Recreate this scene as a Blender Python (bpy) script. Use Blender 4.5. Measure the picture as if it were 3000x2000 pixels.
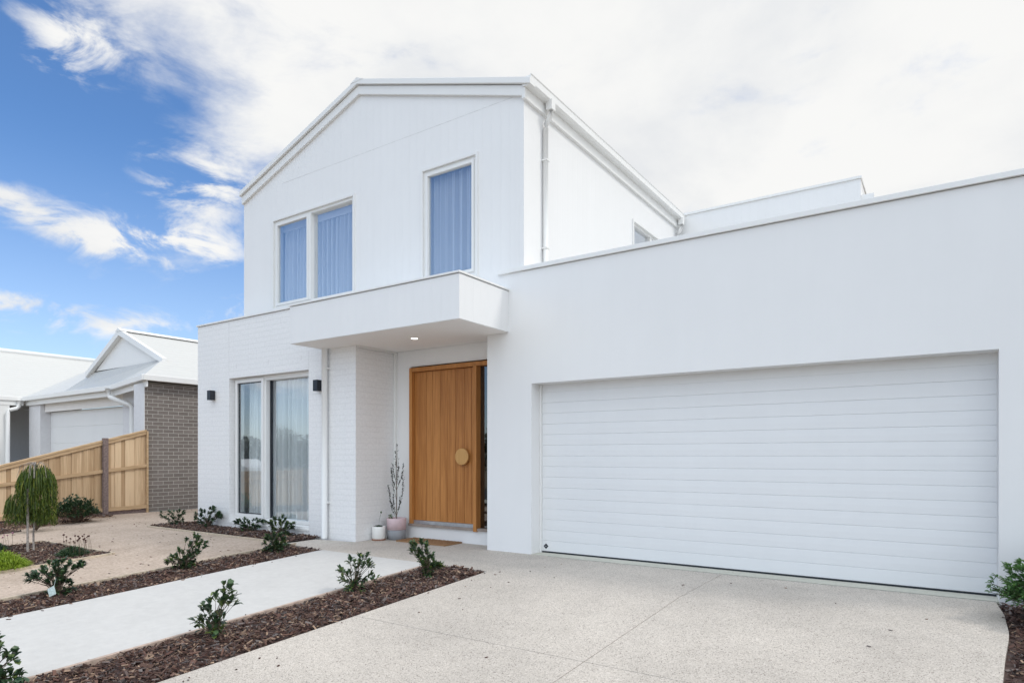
import bpy, math, random
from mathutils import Vector, Matrix, noise
random.seed(7)
R = math.radians
for o in list(bpy.data.objects): bpy.data.objects.remove(o)
sc = bpy.context.scene
col = sc.collection

# ------------------------------------------------------------------ camera
cd = bpy.data.cameras.new('camera'); cam = bpy.data.objects.new('camera', cd); col.objects.link(cam)
cam.location = (0, 0, 1.28); cam.rotation_euler = (R(90), 0, R(33.956))
cd.sensor_width = 36; cd.lens = 22.63; cd.shift_y = 0.1113; cd.clip_start = .05; cd.clip_end = 2000
sc.camera = cam
sc.render.resolution_x = 1024; sc.render.resolution_y = 682

# ------------------------------------------------------------------ sun, sky, exposure
SUN_EL, SUN_AZ = 50, 66            # azimuth measured from +Y towards +X
SUN_E, SKY_S = .9, 0.12
ln = bpy.data.lights.new('sun', 'SUN'); sun = bpy.data.objects.new('sun', ln); col.objects.link(sun)
ln.energy = SUN_E; ln.angle = R(11); ln.color = (1, .96, .90)
sd = Vector((math.cos(R(SUN_EL))*math.sin(R(SUN_AZ)), math.cos(R(SUN_EL))*math.cos(R(SUN_AZ)), math.sin(R(SUN_EL))))
sun.rotation_euler = sd.to_track_quat('Z', 'Y').to_euler(); sun.location = sd*60
sc.view_settings.view_transform = 'Standard'; sc.view_settings.look = 'None'
sc.view_settings.exposure = 0.43; sc.view_settings.gamma = 1

class NT:
    def __init__(s, nt): s.nt = nt; s.n = nt.nodes; s.l = nt.links
    def add(s, t, **k):
        nd = s.n.new(t)
        for a, b in k.items():
            if a.startswith('_'): setattr(nd, a[1:], b)
        return nd
    def put(s, v, sock):
        if hasattr(v, 'is_linked') or hasattr(v, 'links'): s.l.new(v, sock)
        else: sock.default_value = v
    def m(s, op, a, b=0.0, c=0.0, clamp=False):
        nd = s.n.new('ShaderNodeMath'); nd.operation = op; nd.use_clamp = clamp
        s.put(a, nd.inputs[0]); s.put(b, nd.inputs[1]); s.put(c, nd.inputs[2]); return nd.outputs[0]
    def vm(s, op, a, b=(0, 0, 0)):
        nd = s.n.new('ShaderNodeVectorMath'); nd.operation = op
        s.put(a, nd.inputs[0]); s.put(b, nd.inputs[1])
        return nd.outputs['Value'] if op == 'DOT_PRODUCT' else nd.outputs[0]
    def mix(s, f, a, b):
        nd = s.n.new('ShaderNodeMix'); nd.data_type = 'RGBA'
        s.put(f, nd.inputs[0]); s.put(a if hasattr(a, 'links') else (*a, 1)[:4], nd.inputs[6]); s.put(b if hasattr(b, 'links') else (*b, 1)[:4], nd.inputs[7])
        return nd.outputs[2]
    def ss(s, v, lo, hi, a=0.0, b=1.0):
        nd = s.n.new('ShaderNodeMapRange'); nd.interpolation_type = 'SMOOTHSTEP'
        s.put(v, nd.inputs[0]); nd.inputs[1].default_value = lo; nd.inputs[2].default_value = hi
        nd.inputs[3].default_value = a; nd.inputs[4].default_value = b; return nd.outputs[0]
    def noise(s, vec, scale, detail=4, rough=.55, dist=0):
        nd = s.n.new('ShaderNodeTexNoise'); s.put(vec, nd.inputs['Vector'])
        nd.inputs['Scale'].default_value = scale; nd.inputs['Detail'].default_value = detail
        nd.inputs['Roughness'].default_value = rough; nd.inputs['Distortion'].default_value = dist
        return nd.outputs['Fac']
    def xyz(s, v):
        nd = s.n.new('ShaderNodeSeparateXYZ'); s.put(v, nd.inputs[0]); return nd.outputs
    def comb(s, x, y, z):
        nd = s.n.new('ShaderNodeCombineXYZ'); s.put(x, nd.inputs[0]); s.put(y, nd.inputs[1]); s.put(z, nd.inputs[2]); return nd.outputs[0]
    def ramp(s, f, stops, const=False):
        nd = s.n.new('ShaderNodeValToRGB'); s.put(f, nd.inputs[0]); e = nd.color_ramp.elements
        if const: nd.color_ramp.interpolation = 'CONSTANT'
        while len(e) < len(stops): e.new(.5)
        for i, (p, c) in enumerate(stops): e[i].position = p; e[i].color = (*c, 1)
        return nd.outputs[0]

w = bpy.data.worlds.new('World'); sc.world = w; w.use_nodes = True
g = NT(w.node_tree); g.n.clear()
out = g.add('ShaderNodeOutputWorld'); bg = g.add('ShaderNodeBackground')
sky = g.add('ShaderNodeTexSky'); sky.sky_type = 'NISHITA'; sky.sun_disc = False
sky.sun_elevation = R(SUN_EL); sky.sun_rotation = R(SUN_AZ); sky.air_density = 1.0; sky.dust_density = .1; sky.ozone_density = 6.0
tc = g.add('ShaderNodeTexCoord'); D = g.vm('NORMALIZE', tc.outputs['Generated'])
dx, dy, dz = g.xyz(D)[:3]
def dirv(az, el): return (math.cos(R(el))*math.sin(R(az)), math.cos(R(el))*math.cos(R(az)), math.sin(R(el)))
# cloud sheet: noise laid on a plane high above, so it stretches towards the horizon
zz = g.m('ADD', g.m('MAXIMUM', dz, 0.0), .22)
P = g.comb(g.m('DIVIDE', dx, zz), g.m('DIVIDE', dy, zz), 0.0)
P3 = g.vm('MULTIPLY', D, (1, 1, 2.3))
n1 = g.noise(P, 1.25, 7, .58, .25); n2 = g.noise(P3, 5.5, 7, .6, .35); n3 = g.noise(P3, 1.7, 5, .5, .2); n4 = g.noise(P3, 9.0, 6, .62, .5)
# a clear patch of sky centred low in the west
clear = g.vm('DOT_PRODUCT', D, dirv(-95, -20))
dens = g.ss(clear, .45, .60, 1.15, -.10)
dens = g.m('ADD', dens, g.m('MULTIPLY', g.m('SUBTRACT', n2, .5), 1.9))
dens = g.m('ADD', dens, g.m('MULTIPLY', g.m('SUBTRACT', n3, .5), .45))
# separate clouds: azimuth, elevation, spread, strength
az = g.m('MULTIPLY', g.m('ARCTAN2', dx, dy), 180/math.pi); el = g.m('MULTIPLY', g.m('ARCSINE', dz), 180/math.pi)
lump = g.ss(n4, .34, .62, .25, 1.45)
for a, e, sa, se, k in ((-60.0, 20.6, 4.4, 2.5, .95), (-66.4, 15.9, 4.6, 1.7, .95), (-60.2, 16.0, 3.2, 1.7, .95), (-66, 9.9, 9.0, 1.2, .80),
                        (-72.2, 17.3, 2.4, 1.2, .7), (-72, 10.9, 2.4, .9, .6), (-56.5, 11.5, 2.6, 2.6, .7), (-122, 7, 22, 3, .9), (-141, 20, 20, 13, -1.3), (-68.5, 27.6, 4.2, 2.6, .75)):
    q = g.m('ADD', g.m('POWER', g.m('DIVIDE', g.m('SUBTRACT', az, float(a)), float(sa)), 2.0), g.m('POWER', g.m('DIVIDE', g.m('SUBTRACT', el, float(e)), float(se)), 2.0))
    dens = g.m('ADD', dens, g.m('MULTIPLY', g.m('MULTIPLY', g.m('EXPONENT', g.m('MULTIPLY', q, -1.0)), float(k)), (lump if k > 0 else 1.0)))
dens = g.m('ADD', dens, g.m('MULTIPLY', g.m('SUBTRACT', n4, .5), .55))
mask = g.ss(dens, .08, 1.12)
shade = g.ss(g.m('ADD', g.m('MULTIPLY', n1, .75), g.m('MULTIPLY', n3, .35)), .44, .62)
ccol = g.mix(shade, (4.85, 4.98, 5.15), (5.82, 5.82, 5.75))
# the clouds overhead and opposite the sun stand brighter than those over the house
bright = g.m('MAXIMUM', g.ss(dz, .62, .85, 1.0, 1.75), g.ss(dy, .25, -.35, 1.0, 1.7))
cool = g.ss(dy, .2, -.4)
ccol = g.vm('MULTIPLY', ccol, g.comb(g.m('MULTIPLY', bright, g.m('SUBTRACT', 1.0, g.m('MULTIPLY', cool, .085))), bright, g.m('MULTIPLY', bright, g.m('ADD', 1.0, g.m('MULTIPLY', cool, .10)))))
hs = g.add('ShaderNodeHueSaturation'); hs.inputs['Saturation'].default_value = 1.17; hs.inputs['Value'].default_value = .98; g.l.new(sky.outputs[0], hs.inputs['Color'])
skyc = g.mix(g.ss(dz, .0, .42, .38, .05), g.vm('MULTIPLY', hs.outputs[0], (.98, 1.0, 1.04)), (5.9, 6.3, 7.0))
fin = g.mix(mask, skyc, ccol)
g.l.new(fin, bg.inputs[0]); bg.inputs[1].default_value = SKY_S; g.l.new(bg.outputs[0], out.inputs[0])

# ------------------------------------------------------------------ mesh helpers
def GZ(y, off=0.0):                # the ground falls gently towards the street
    return off + (0 if y >= 5.7 else (-.05*(5.7-y) if y > -2 else -.385))

class MB:
    def __init__(s): s.v = []; s.f = []; s.sm = []
    def add(s, vs, fs, smooth=False):
        b = len(s.v); s.v += [tuple(v) for v in vs]; s.f += [tuple(b+i for i in f) for f in fs]; s.sm += [smooth]*len(fs); return s
    def box(s, x0, x1, y0, y1, z0, z1):
        return s.add([(x0,y0,z0),(x1,y0,z0),(x1,y1,z0),(x0,y1,z0),(x0,y0,z1),(x1,y0,z1),(x1,y1,z1),(x0,y1,z1)],
                     [(0,3,2,1),(4,5,6,7),(0,1,5,4),(1,2,6,5),(2,3,7,6),(3,0,4,7)])
    def obox(s, M, sx, sy, sz):
        c = [(-1,-1,-1),(1,-1,-1),(1,1,-1),(-1,1,-1),(-1,-1,1),(1,-1,1),(1,1,1),(-1,1,1)]
        return s.add([M @ Vector((a*sx/2, b*sy/2, d*sz/2)) for a,b,d in c], [(0,3,2,1),(4,5,6,7),(0,1,5,4),(1,2,6,5),(2,3,7,6),(3,0,4,7)])
    def prism(s, poly, axis, a, b, smooth=False):     # poly of 2-d points; axis 'x': (y,z), 'y': (x,z), 'z': (x,y)
        def P3(p, t): return {'x': (t, p[0], p[1]), 'y': (p[0], t, p[1]), 'z': (p[0], p[1], t)}[axis]
        n = len(poly); vs = [P3(p, a) for p in poly] + [P3(p, b) for p in poly]
        base = len(s.v)
        s.add(vs, [(i, (i+1) % n, n+(i+1) % n, n+i) for i in range(n)], smooth)
        s.f += [tuple(base+i for i in reversed(range(n))), tuple(base+n+i for i in range(n))]; s.sm += [False]*2
        return s
    def tube(s, pts, rad, n=8, caps=True, smooth=True):
        pts = [Vector(p) for p in pts]; rads = rad if isinstance(rad, (list, tuple)) else [rad]*len(pts)
        base = len(s.v); up = Vector((0, 0, 1))
        for i, p in enumerate(pts):
            t = (pts[min(i+1, len(pts)-1)]-pts[max(i-1, 0)]).normalized()
            a = t.cross(up)
            if a.length < .1: a = t.cross(Vector((1, 0, 0)))
            a.normalize(); b = t.cross(a)
            for k in range(n):
                th = 2*math.pi*k/n; s.v.append(tuple(p+(a*math.cos(th)+b*math.sin(th))*rads[i]))
        for i in range(len(pts)-1):
            for k in range(n):
                s.f.append((base+i*n+k, base+i*n+(k+1) % n, base+(i+1)*n+(k+1) % n, base+(i+1)*n+k)); s.sm.append(smooth)
        if caps:
            s.f.append(tuple(base+k for k in range(n))); s.f.append(tuple(base+(len(pts)-1)*n+k for k in reversed(range(n)))); s.sm += [False]*2
        return s
    def lathe(s, prof, cx, cy, n=32, smooth=True):
        base = len(s.v)
        for r_, z in prof:
            for k in range(n): s.v.append((cx+r_*math.cos(2*math.pi*k/n), cy+r_*math.sin(2*math.pi*k/n), z))
        for i in range(len(prof)-1):
            for k in range(n):
                s.f.append((base+i*n+k, base+i*n+(k+1) % n, base+(i+1)*n+(k+1) % n, base+(i+1)*n+k)); s.sm.append(smooth)
        s.f.append(tuple(base+k for k in reversed(range(n)))); s.f.append(tuple(base+(len(prof)-1)*n+k for k in range(n))); s.sm += [False]*2
        return s
    def wall(s, u0, u1, z0, z1, d0, d1, holes=(), axis='y'):
        """upright slab between depths d0 (front) and d1; runs along x (axis 'y') or along y (axis 'x'); rectangular holes"""
        us = sorted({u0, u1, *[h[0] for h in holes], *[h[1] for h in holes]}); zs = sorted({z0, z1, *[h[2] for h in holes], *[h[3] for h in holes]})
        us = [u for u in us if u0 <= u <= u1]; zs = [z for z in zs if z0 <= z <= z1]
        def solid(i, j):
            if i < 0 or j < 0 or i >= len(us)-1 or j >= len(zs)-1: return False
            cu = (us[i]+us[i+1])/2; cz = (zs[j]+zs[j+1])/2
            return not any(h[0] < cu < h[1] and h[2] < cz < h[3] for h in holes)
        def p(u, z, d): return (u, d, z) if axis == 'y' else (d, u, z)
        for i in range(len(us)-1):
            for j in range(len(zs)-1):
                if not solid(i, j): continue
                a, b, c, e = us[i], us[i+1], zs[j], zs[j+1]
                s.add([p(a,c,d0),p(b,c,d0),p(b,e,d0),p(a,e,d0)], [(0,1,2,3)]); s.add([p(a,c,d1),p(b,c,d1),p(b,e,d1),p(a,e,d1)], [(3,2,1,0)])
                if not solid(i-1, j): s.add([p(a,c,d0),p(a,e,d0),p(a,e,d1),p(a,c,d1)], [(0,1,2,3)])
                if not solid(i+1, j): s.add([p(b,c,d0),p(b,c,d1),p(b,e,d1),p(b,e,d0)], [(0,1,2,3)])
                if not solid(i, j-1): s.add([p(a,c,d0),p(a,c,d1),p(b,c,d1),p(b,c,d0)], [(0,1,2,3)])
                if not solid(i, j+1): s.add([p(a,e,d0),p(b,e,d0),p(b,e,d1),p(a,e,d1)], [(0,1,2,3)])
        return s
    def frame(s, x0, x1, z0, z1, y0, y1, t, b=None):   # rectangular ring, member width t (b at the bottom)
        b = t if b is None else b
        return s.wall(x0, x1, z0, z1, y0, y1, [(x0+t, x1-t, z0+b, z1-t)])
    def build(s, name, mat, parent=None, loc=None, bevel=0):
        me = bpy.data.meshes.new(name); me.from_pydata(s.v, [], s.f); me.materials.append(mat)
        me.polygons.foreach_set('use_smooth', s.sm)
        o = bpy.data.objects.new(name, me); col.objects.link(o)
        uv = me.uv_layers.new(name='UVMap')
        for p in me.polygons:
            nx, ny, nz = abs(p.normal.x), abs(p.normal.y), abs(p.normal.z)
            for li in p.loop_indices:
                c = me.vertices[me.loops[li].vertex_index].co
                uv.data[li].uv = (c.x, c.y) if nz > max(nx, ny) else ((c.x, c.z) if ny >= nx else (c.y, c.z))
        if loc is not None:                           # vertices were given in world space; move the origin to the base
            L = Vector(loc)
            for v in me.vertices: v.co -= L
            o.location = L
        if parent is not None:
            o.parent = parent; o.matrix_parent_inverse = Matrix.Translation(-parent.location) if parent.type == 'EMPTY' or parent.parent is None else Matrix.Identity(4)
            if parent.parent is not None: o.matrix_parent_inverse = Matrix.Identity(4) if parent.location.length == 0 else Matrix.Translation(-parent.location)
        if bevel:
            md = o.modifiers.new('bevel', 'BEVEL'); md.width = bevel; md.segments = 2; md.limit_method = 'ANGLE'
        return o

def tag(o, label=None, cat=None, group=None, kind=None):
    if label: o['label'] = label
    if cat: o['category'] = cat
    if group: o['group'] = group
    if kind: o['kind'] = kind
    return o
def thing(name, label, cat, loc=(0, 0, 0), group=None):
    o = bpy.data.objects.new(name, None); col.objects.link(o); o.location = loc; o.empty_display_size = .2
    return tag(o, label, cat, group)

# ------------------------------------------------------------------ materials
def mat(name, base=(.8, .8, .8), rough=.5, spec=.4, metal=0.0):
    m = bpy.data.materials.new(name); m.use_nodes = True; n = NT(m.node_tree)
    b = m.node_tree.nodes['Principled BSDF']; b.inputs['Base Color'].default_value = (*base, 1)
    b.inputs['Roughness'].default_value = rough; b.inputs['Specular IOR Level'].default_value = spec; b.inputs['Metallic'].default_value = metal
    return m, n, b
def geo_pos(n): return n.add('ShaderNodeNewGeometry').outputs['Position']
def bump(n, b, h, strength=.5, dist=.01):
    nd = n.add('ShaderNodeBump'); nd.inputs['Strength'].default_value = strength; nd.inputs['Distance'].default_value = dist
    n.put(h, nd.inputs['Height']); n.l.new(nd.outputs[0], b.inputs['Normal'])
WHITE = (.83, .83, .83)
def white_paint(name, base=WHITE, rough=.5, groove=0, gdepth=.006, dirt=.028, spec=.35):
    m, n, b = mat(name, base, rough, spec); p = geo_pos(n)
    k = n.noise(p, 1.3, 5, .6); fine = n.noise(p, 90, 2, .5)
    sx, sy, sz = n.xyz(p)[:3]
    streak = n.noise(n.comb(n.m('MULTIPLY', sx, 6.0), n.m('MULTIPLY', sy, 6.0), n.m('MULTIPLY', sz, .5)), 1.0, 4, .6)
    v = n.m('ADD', n.m('MULTIPLY', k, .6), n.m('MULTIPLY', streak, .4))
    n.l.new(n.mix(n.ss(v, .3, .75), tuple(c*(1-dirt) for c in base), base), b.inputs['Base Color'])
    h = n.m('MULTIPLY', fine, .06)
    if groove:
        uvn = n.add('ShaderNodeUVMap'); u = n.xyz(uvn.outputs[0])[0]
        fr = n.m('ABSOLUTE', n.m('SUBTRACT', n.m('FRACT', n.m('DIVIDE', u, groove)), .5))
        h = n.m('ADD', h, n.m('SUBTRACT', 1.0, n.ss(fr, .5-gdepth*1.4/groove, .5)))
        bump(n, b, h, .34, gdepth)
    else: bump(n, b, h, .25, .004)
    return m
M = {}
M['clad'] = white_paint('white_cladding', groove=.15, gdepth=.005)
M['panel'] = white_paint('white_render', (.82, .82, .82), .55)
M['trim'] = white_paint('white_trim', (.82, .82, .81), .35, dirt=.02)
M['roofw'] = white_paint('white_roof_metal', (.57, .57, .555), .4, groove=.2, gdepth=.03)
M['garage'] = white_paint('garage_door_paint', (.78, .79, .80), .38, dirt=.03)
def brick(name, c1, c2, mortar, bumpd, rough, bw=.24, bh=.086, ms=.006, s=1.0):
    m, n, b = mat(name, c1, rough, .3); uvn = n.add('ShaderNodeUVMap'); uv = uvn.outputs[0]
    wob = n.noise(uv, 9, 3, .5); wv = n.vm('ADD', uv, n.comb(0.0, n.m('MULTIPLY', n.m('SUBTRACT', wob, .5), .006), 0.0))
    t = n.add('ShaderNodeTexBrick'); n.l.new(wv, t.inputs['Vector']); t.inputs['Scale'].default_value = s
    t.inputs['Brick Width'].default_value = bw; t.inputs['Row Height'].default_value = bh; t.inputs['Mortar Size'].default_value = ms
    t.inputs['Mortar Smooth'].default_value = .35; t.inputs['Color1'].default_value = (*c1, 1); t.inputs['Color2'].default_value = (*c2, 1); t.inputs['Mortar'].default_value = (*mortar, 1)
    k = n.noise(uv, 26, 4, .6)
    mul = n.add('ShaderNodeMix'); mul.data_type = 'RGBA'; mul.blend_type = 'MULTIPLY'; mul.inputs[0].default_value = 1
    n.l.new(t.outputs['Color'], mul.inputs[6]); n.l.new(n.ramp(k, [(.3, (.90, .90, .90)), (.7, (1, 1, 1))]), mul.inputs[7])
    n.l.new(mul.outputs[2], b.inputs['Base Color'])
    bump(n, b, n.m('ADD', n.m('SUBTRACT', 1.0, t.outputs['Fac']), n.m('MULTIPLY', k, .5)), .8, bumpd)
    return m
M['wbrick'] = brick('white_painted_brick', (.88, .88, .88), (.87, .87, .87), (.835, .835, .84), .0020, .55, bw=.44)
M['gbrick'] = brick('grey_brick', (.225, .198, .18), (.175, .152, .138), (.43, .41, .38), .004, .8, ms=.0075)
def simple(name, c, rough=.5, metal=0.0, spec=.4, var=.12, sc_=12):
    m, n, b = mat(name, c, rough, spec, metal); k = n.noise(geo_pos(n), sc_, 4, .6)
    n.l.new(n.mix(n.ss(k, .3, .7), tuple(x*(1-var) for x in c), tuple(min(1, x*(1+var)) for x in c)), b.inputs['Base Color']); return m
M['black'] = simple('black_metal', (.018, .022, .03), .4)
M['alu'] = simple('aluminium', (.55, .57, .6), .35, .8)
M['greyw'] = simple('grey_render', (.42, .42, .43), .7, var=.04)
M['pillar'] = simple('pale_render', (.70, .70, .72), .7, var=.03)
M['joint'] = simple('joint_sealant', (.66, .66, .66), .7)
M['darkroom'] = simple('dark_interior', (.10, .10, .105), .9)
M['room'] = simple('pale_interior', (.78, .78, .78), .9)
M['soffit'] = white_paint('white_soffit', (.90, .88, .86), .7)
M['pot_white'] = simple('glazed_white', (.82, .82, .80), .3, var=.02)
M['pot_pink'] = simple('pale_pink_concrete', (.66, .51, .54), .7, var=.05)
M['pot_grey'] = simple('grey_concrete', (.27, .28, .30), .8, var=.08)
M['terra'] = simple('terracotta', (.36, .19, .13), .8)
M['soil'] = simple('potting_soil', (.025, .018, .014), .95, var=.4, sc_=80)
M['coir'] = simple('coir_fibre', (.30, .17, .085), .95, var=.35, sc_=160)
M['edging'] = simple('weathered_timber_edge', (.44, .34, .28), .8, var=.18, sc_=20)
M['edging_pale'] = simple('pale_timber_edge', (.52, .44, .34), .8, var=.18, sc_=20)
M['tagm'] = simple('plant_tag', (.62, .74, .72), .5, var=.15, sc_=50)
M['stem'] = simple('woody_stem', (.12, .085, .06), .8, var=.3, sc_=60)
M['stake'] = simple('grey_stake', (.26, .23, .21), .8, var=.25, sc_=30)
M['petal'] = simple('white_petal', (.80, .77, .74), .6, var=.05)
M['pink'] = simple('pink_petal', (.50, .22, .30), .6)
M['seed'] = simple('dry_seed_head', (.07, .03, .025), .9, var=.4)

def foliage(name, cols, rough=.38, trans=.12):
    m, n, b = mat(name, cols[0], rough, .45); gi = n.add('ShaderNodeNewGeometry')
    r_ = gi.outputs['Random Per Island']
    c = n.ramp(r_, [(i/(len(cols)-1), c_) for i, c_ in enumerate(cols)])
    n.l.new(c, b.inputs['Base Color'])
    tr = n.add('ShaderNodeBsdfTranslucent'); n.l.new(c, tr.inputs[0]); mx = n.add('ShaderNodeMixShader'); mx.inputs[0].default_value = trans
    o = [x for x in n.n if x.type == 'OUTPUT_MATERIAL'][0]
    n.l.new(b.outputs[0], mx.inputs[1]); n.l.new(tr.outputs[0], mx.inputs[2]); n.l.new(mx.outputs[0], o.inputs[0])
    return m
M['leaf'] = foliage('hawthorn_leaf', [(.035, .072, .036), (.068, .12, .045), (.056, .10, .066), (.18, .235, .05), (.040, .082, .052), (.09, .15, .06)], .36)
M['leafd'] = foliage('dark_leaf', [(.022, .052, .030), (.044, .088, .044), (.085, .145, .052), (.032, .070, .042)])
M['leafo'] = foliage('olive_leaf', [(.022, .030, .022), (.045, .055, .040), (.016, .022, .018)], .5)
M['weep'] = foliage('weeping_needle', [(.03, .06, .012), (.055, .10, .015), (.14, .20, .02), (.035, .065, .012), (.08, .13, .018), (.24, .26, .035)], .5, .3)
M['lime'] = foliage('lime_blade', [(.22, .33, .03), (.36, .48, .05), (.28, .40, .035), (.12, .20, .02)], .5, .3)
M['fresh'] = foliage('fresh_leaf', [(.06, .14, .03), (.12, .24, .05), (.09, .19, .05), (.17, .28, .07)], .45, .25)
M['fern'] = foliage('fine_green_leaf', [(.05, .13, .04), (.10, .22, .06), (.07, .17, .05), (.14, .26, .07)], .5, .25)
M['treeleaf'] = foliage('gum_leaf', [(.03, .05, .03), (.05, .07, .04), (.07, .09, .05)], .5, .2)
M['chip'] = foliage('bark_chip', [(.026, .013, .011), (.095, .042, .030), (.038, .020, .017), (.140, .072, .052), (.020, .013, .012), (.20, .17, .16), (.056, .024, .018), (.36, .25, .175), (.105, .050, .037), (.030, .018, .015), (.165, .095, .072)], .8, 0)

def ground_mat(name, stops, scale, bigvar, rough=.9, bmp=.4, bd=.004, vor=True, big=((.92, .92, .92), (1.03, 1.03, 1.03))):
    m, n, b = mat(name, stops[0][1], rough, .2); p = geo_pos(n)
    if vor:
        t = n.add('ShaderNodeTexVoronoi'); n.l.new(p, t.inputs['Vector']); t.inputs['Scale'].default_value = scale
        f = n.xyz(t.outputs['Color'])[0]; h = n.m('SUBTRACT', 1.0, t.outputs['Distance'])
    else:
        f = n.noise(p, scale, 6, .65); h = f
    c = n.ramp(f, stops, vor)
    k = n.noise(p, bigvar, 5, .6); k2 = n.noise(p, bigvar*4.3, 4, .6)
    f2 = n.ss(n.m('ADD', n.m('MULTIPLY', k, .7), n.m('MULTIPLY', k2, .3)), .32, .68)
    mul = n.add('ShaderNodeMix'); mul.data_type = 'RGBA'; mul.blend_type = 'MULTIPLY'; mul.inputs[0].default_value = 1
    n.l.new(c, mul.inputs[6]); n.l.new(n.mix(f2, *big), mul.inputs[7]); n.l.new(mul.outputs[2], b.inputs['Base Color'])
    bump(n, b, h, bmp, bd); return m
M['agg'] = ground_mat('exposed_aggregate', [(0, (.52, .475, .425)), (.34, (.45, .41, .365)), (.52, (.57, .52, .47)), (.77, (.37, .33, .295)), (.87, (.63, .58, .53)), (.96, (.22, .195, .175))], 150, .55, big=((.84, .838, .835), (1.07, 1.065, 1.055)))
M['path'] = ground_mat('pale_stone_paving', [(.30, (.535, .522, .505)), (.68, (.585, .572, .552))], 13, 2.6, .7, .6, .008, False, ((.94, .94, .94), (1, 1, 1)))
M['gran'] = ground_mat('granitic_gravel', [(.30, (.36, .285, .23)), (.5, (.49, .395, .325)), (.70, (.60, .495, .415))], 30, 1.3, .95, .8, .012, False, ((.84, .83, .81), (1.05, 1.05, 1.05)))
M['mulchbase'] = ground_mat('mulch_base', [(.3, (.030, .018, .014)), (.7, (.06, .036, .028))], 60, 4, .95, .9, .02, False)
M['land'] = ground_mat('dry_ground', [(.3, (.17, .13, .09)), (.7, (.24, .19, .13))], 2.5, .1, .95, .5, .02, False)
M['asphalt'] = ground_mat('asphalt', [(0, (.05, .05, .05)), (.5, (.06, .06, .062)), (.8, (.09, .09, .09))], 90, .5)
M['conc'] = ground_mat('plain_concrete', [(.3, (.50, .49, .42)), (.7, (.58, .57, .50))], 30, 2, .8, .2, .003, False)

def wood(name, c1, c2, scale=1.0, rough=.5, island=.25, grain_axis='z'):
    m, n, b = mat(name, c1, rough, .35); tcn = n.add('ShaderNodeTexCoord'); p = geo_pos(n)
    x, y, z = n.xyz(p)[:3]; gi = n.add('ShaderNodeNewGeometry').outputs['Random Per Island']
    ofs = n.m('MULTIPLY', gi, 40.0)
    a = {'z': (22.0, 22.0, .9), 'y': (22.0, .9, 22.0)}[grain_axis]
    v = n.comb(n.m('ADD', n.m('MULTIPLY', x, a[0]*scale), ofs), n.m('MULTIPLY', y, a[1]*scale), n.m('ADD', n.m('MULTIPLY', z, a[2]*scale), ofs))
    k = n.noise(v, 1.0, 6, .62, .8); k2 = n.noise(v, 4.0, 3, .5)
    f = n.m('ADD', n.m('MULTIPLY', k, .75), n.m('MULTIPLY', k2, .25))
    f = n.m('ADD', f, n.m('MULTIPLY', n.m('SUBTRACT', gi, .5), island))
    n.l.new(n.mix(n.ss(f, .3, .72), c1, c2), b.inputs['Base Color']); bump(n, b, f, .25, .003)
    return m
M['door'] = wood('oiled_oak', (.34, .128, .030), (.55, .240, .070), 1.0, .45, .16)
M['frame'] = wood('oak_frame', (.37, .142, .034), (.55, .245, .072), 1.3, .45, .12)
M['disc'] = wood('pale_oak', (.50, .265, .085), (.58, .33, .12), 1.2, .45, 0)
M['paling'] = wood('treated_pine', (.44, .295, .17), (.70, .52, .335), .8, .85, .45)
M['rail'] = wood('pine_rail', (.42, .28, .15), (.60, .43, .27), .8, .85, .2, 'y')
M['post'] = simple('grey_brown_post', (.20, .15, .14), .9, var=.25, sc_=25)

def glass(name, tint, refl, base=.06):
    m = bpy.data.materials.new(name); m.use_nodes = True; n = NT(m.node_tree); n.n.clear()
    o = n.add('ShaderNodeOutputMaterial'); t = n.add('ShaderNodeBsdfTransparent'); t.inputs[0].default_value = (*tint, 1)
    gl = n.add('ShaderNodeBsdfGlossy'); gl.inputs['Roughness'].default_value = .015; gl.inputs['Color'].default_value = (.95, .97, 1, 1)
    lw = n.add('ShaderNodeFresnel'); lw.inputs[0].default_value = 1.6
    f = n.m('ADD', n.m('MULTIPLY', lw.outputs[0], refl), base, clamp=True)
    f = n.m('MULTIPLY', f, n.m('SUBTRACT', 1.0, n.add('ShaderNodeNewGeometry').outputs['Backfacing']))
    mx = n.add('ShaderNodeMixShader'); n.l.new(f, mx.inputs[0]); n.l.new(t.outputs[0], mx.inputs[1]); n.l.new(gl.outputs[0], mx.inputs[2]); n.l.new(mx.outputs[0], o.inputs[0])
    return m
M['glass'] = glass('coated_glass', (.97, .985, 1.0), 2.6, .22)
M['glass_low'] = glass('clear_glass', (.96, .985, .99), 1.7, .08)
M['glass_dark'] = glass('sidelight_glass', (.30, .32, .34), 1.8, .06)
def fabric(name, c, tr=.35, alpha=.12):
    m = bpy.data.materials.new(name); m.use_nodes = True; n = NT(m.node_tree); n.n.clear()
    o = n.add('ShaderNodeOutputMaterial'); d = n.add('ShaderNodeBsdfDiffuse'); d.inputs[0].default_value = (*c, 1)
    t = n.add('ShaderNodeBsdfTranslucent'); t.inputs[0].default_value = (*c, 1); tp = n.add('ShaderNodeBsdfTransparent')
    a = n.add('ShaderNodeMixShader'); a.inputs[0].default_value = tr; b2 = n.add('ShaderNodeMixShader'); lw = n.add('ShaderNodeLayerWeight'); lw.inputs[0].default_value = .5
    n.l.new(n.ss(lw.outputs['Facing'], .05, .75, alpha+.30, alpha), b2.inputs[0])
    n.l.new(d.outputs[0], a.inputs[1]); n.l.new(t.outputs[0], a.inputs[2]); n.l.new(a.outputs[0], b2.inputs[1]); n.l.new(tp.outputs[0], b2.inputs[2]); n.l.new(b2.outputs[0], o.inputs[0])
    return m
M['sheer'] = fabric('sheer_curtain', (.95, .96, .97), .12, .03)
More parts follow.
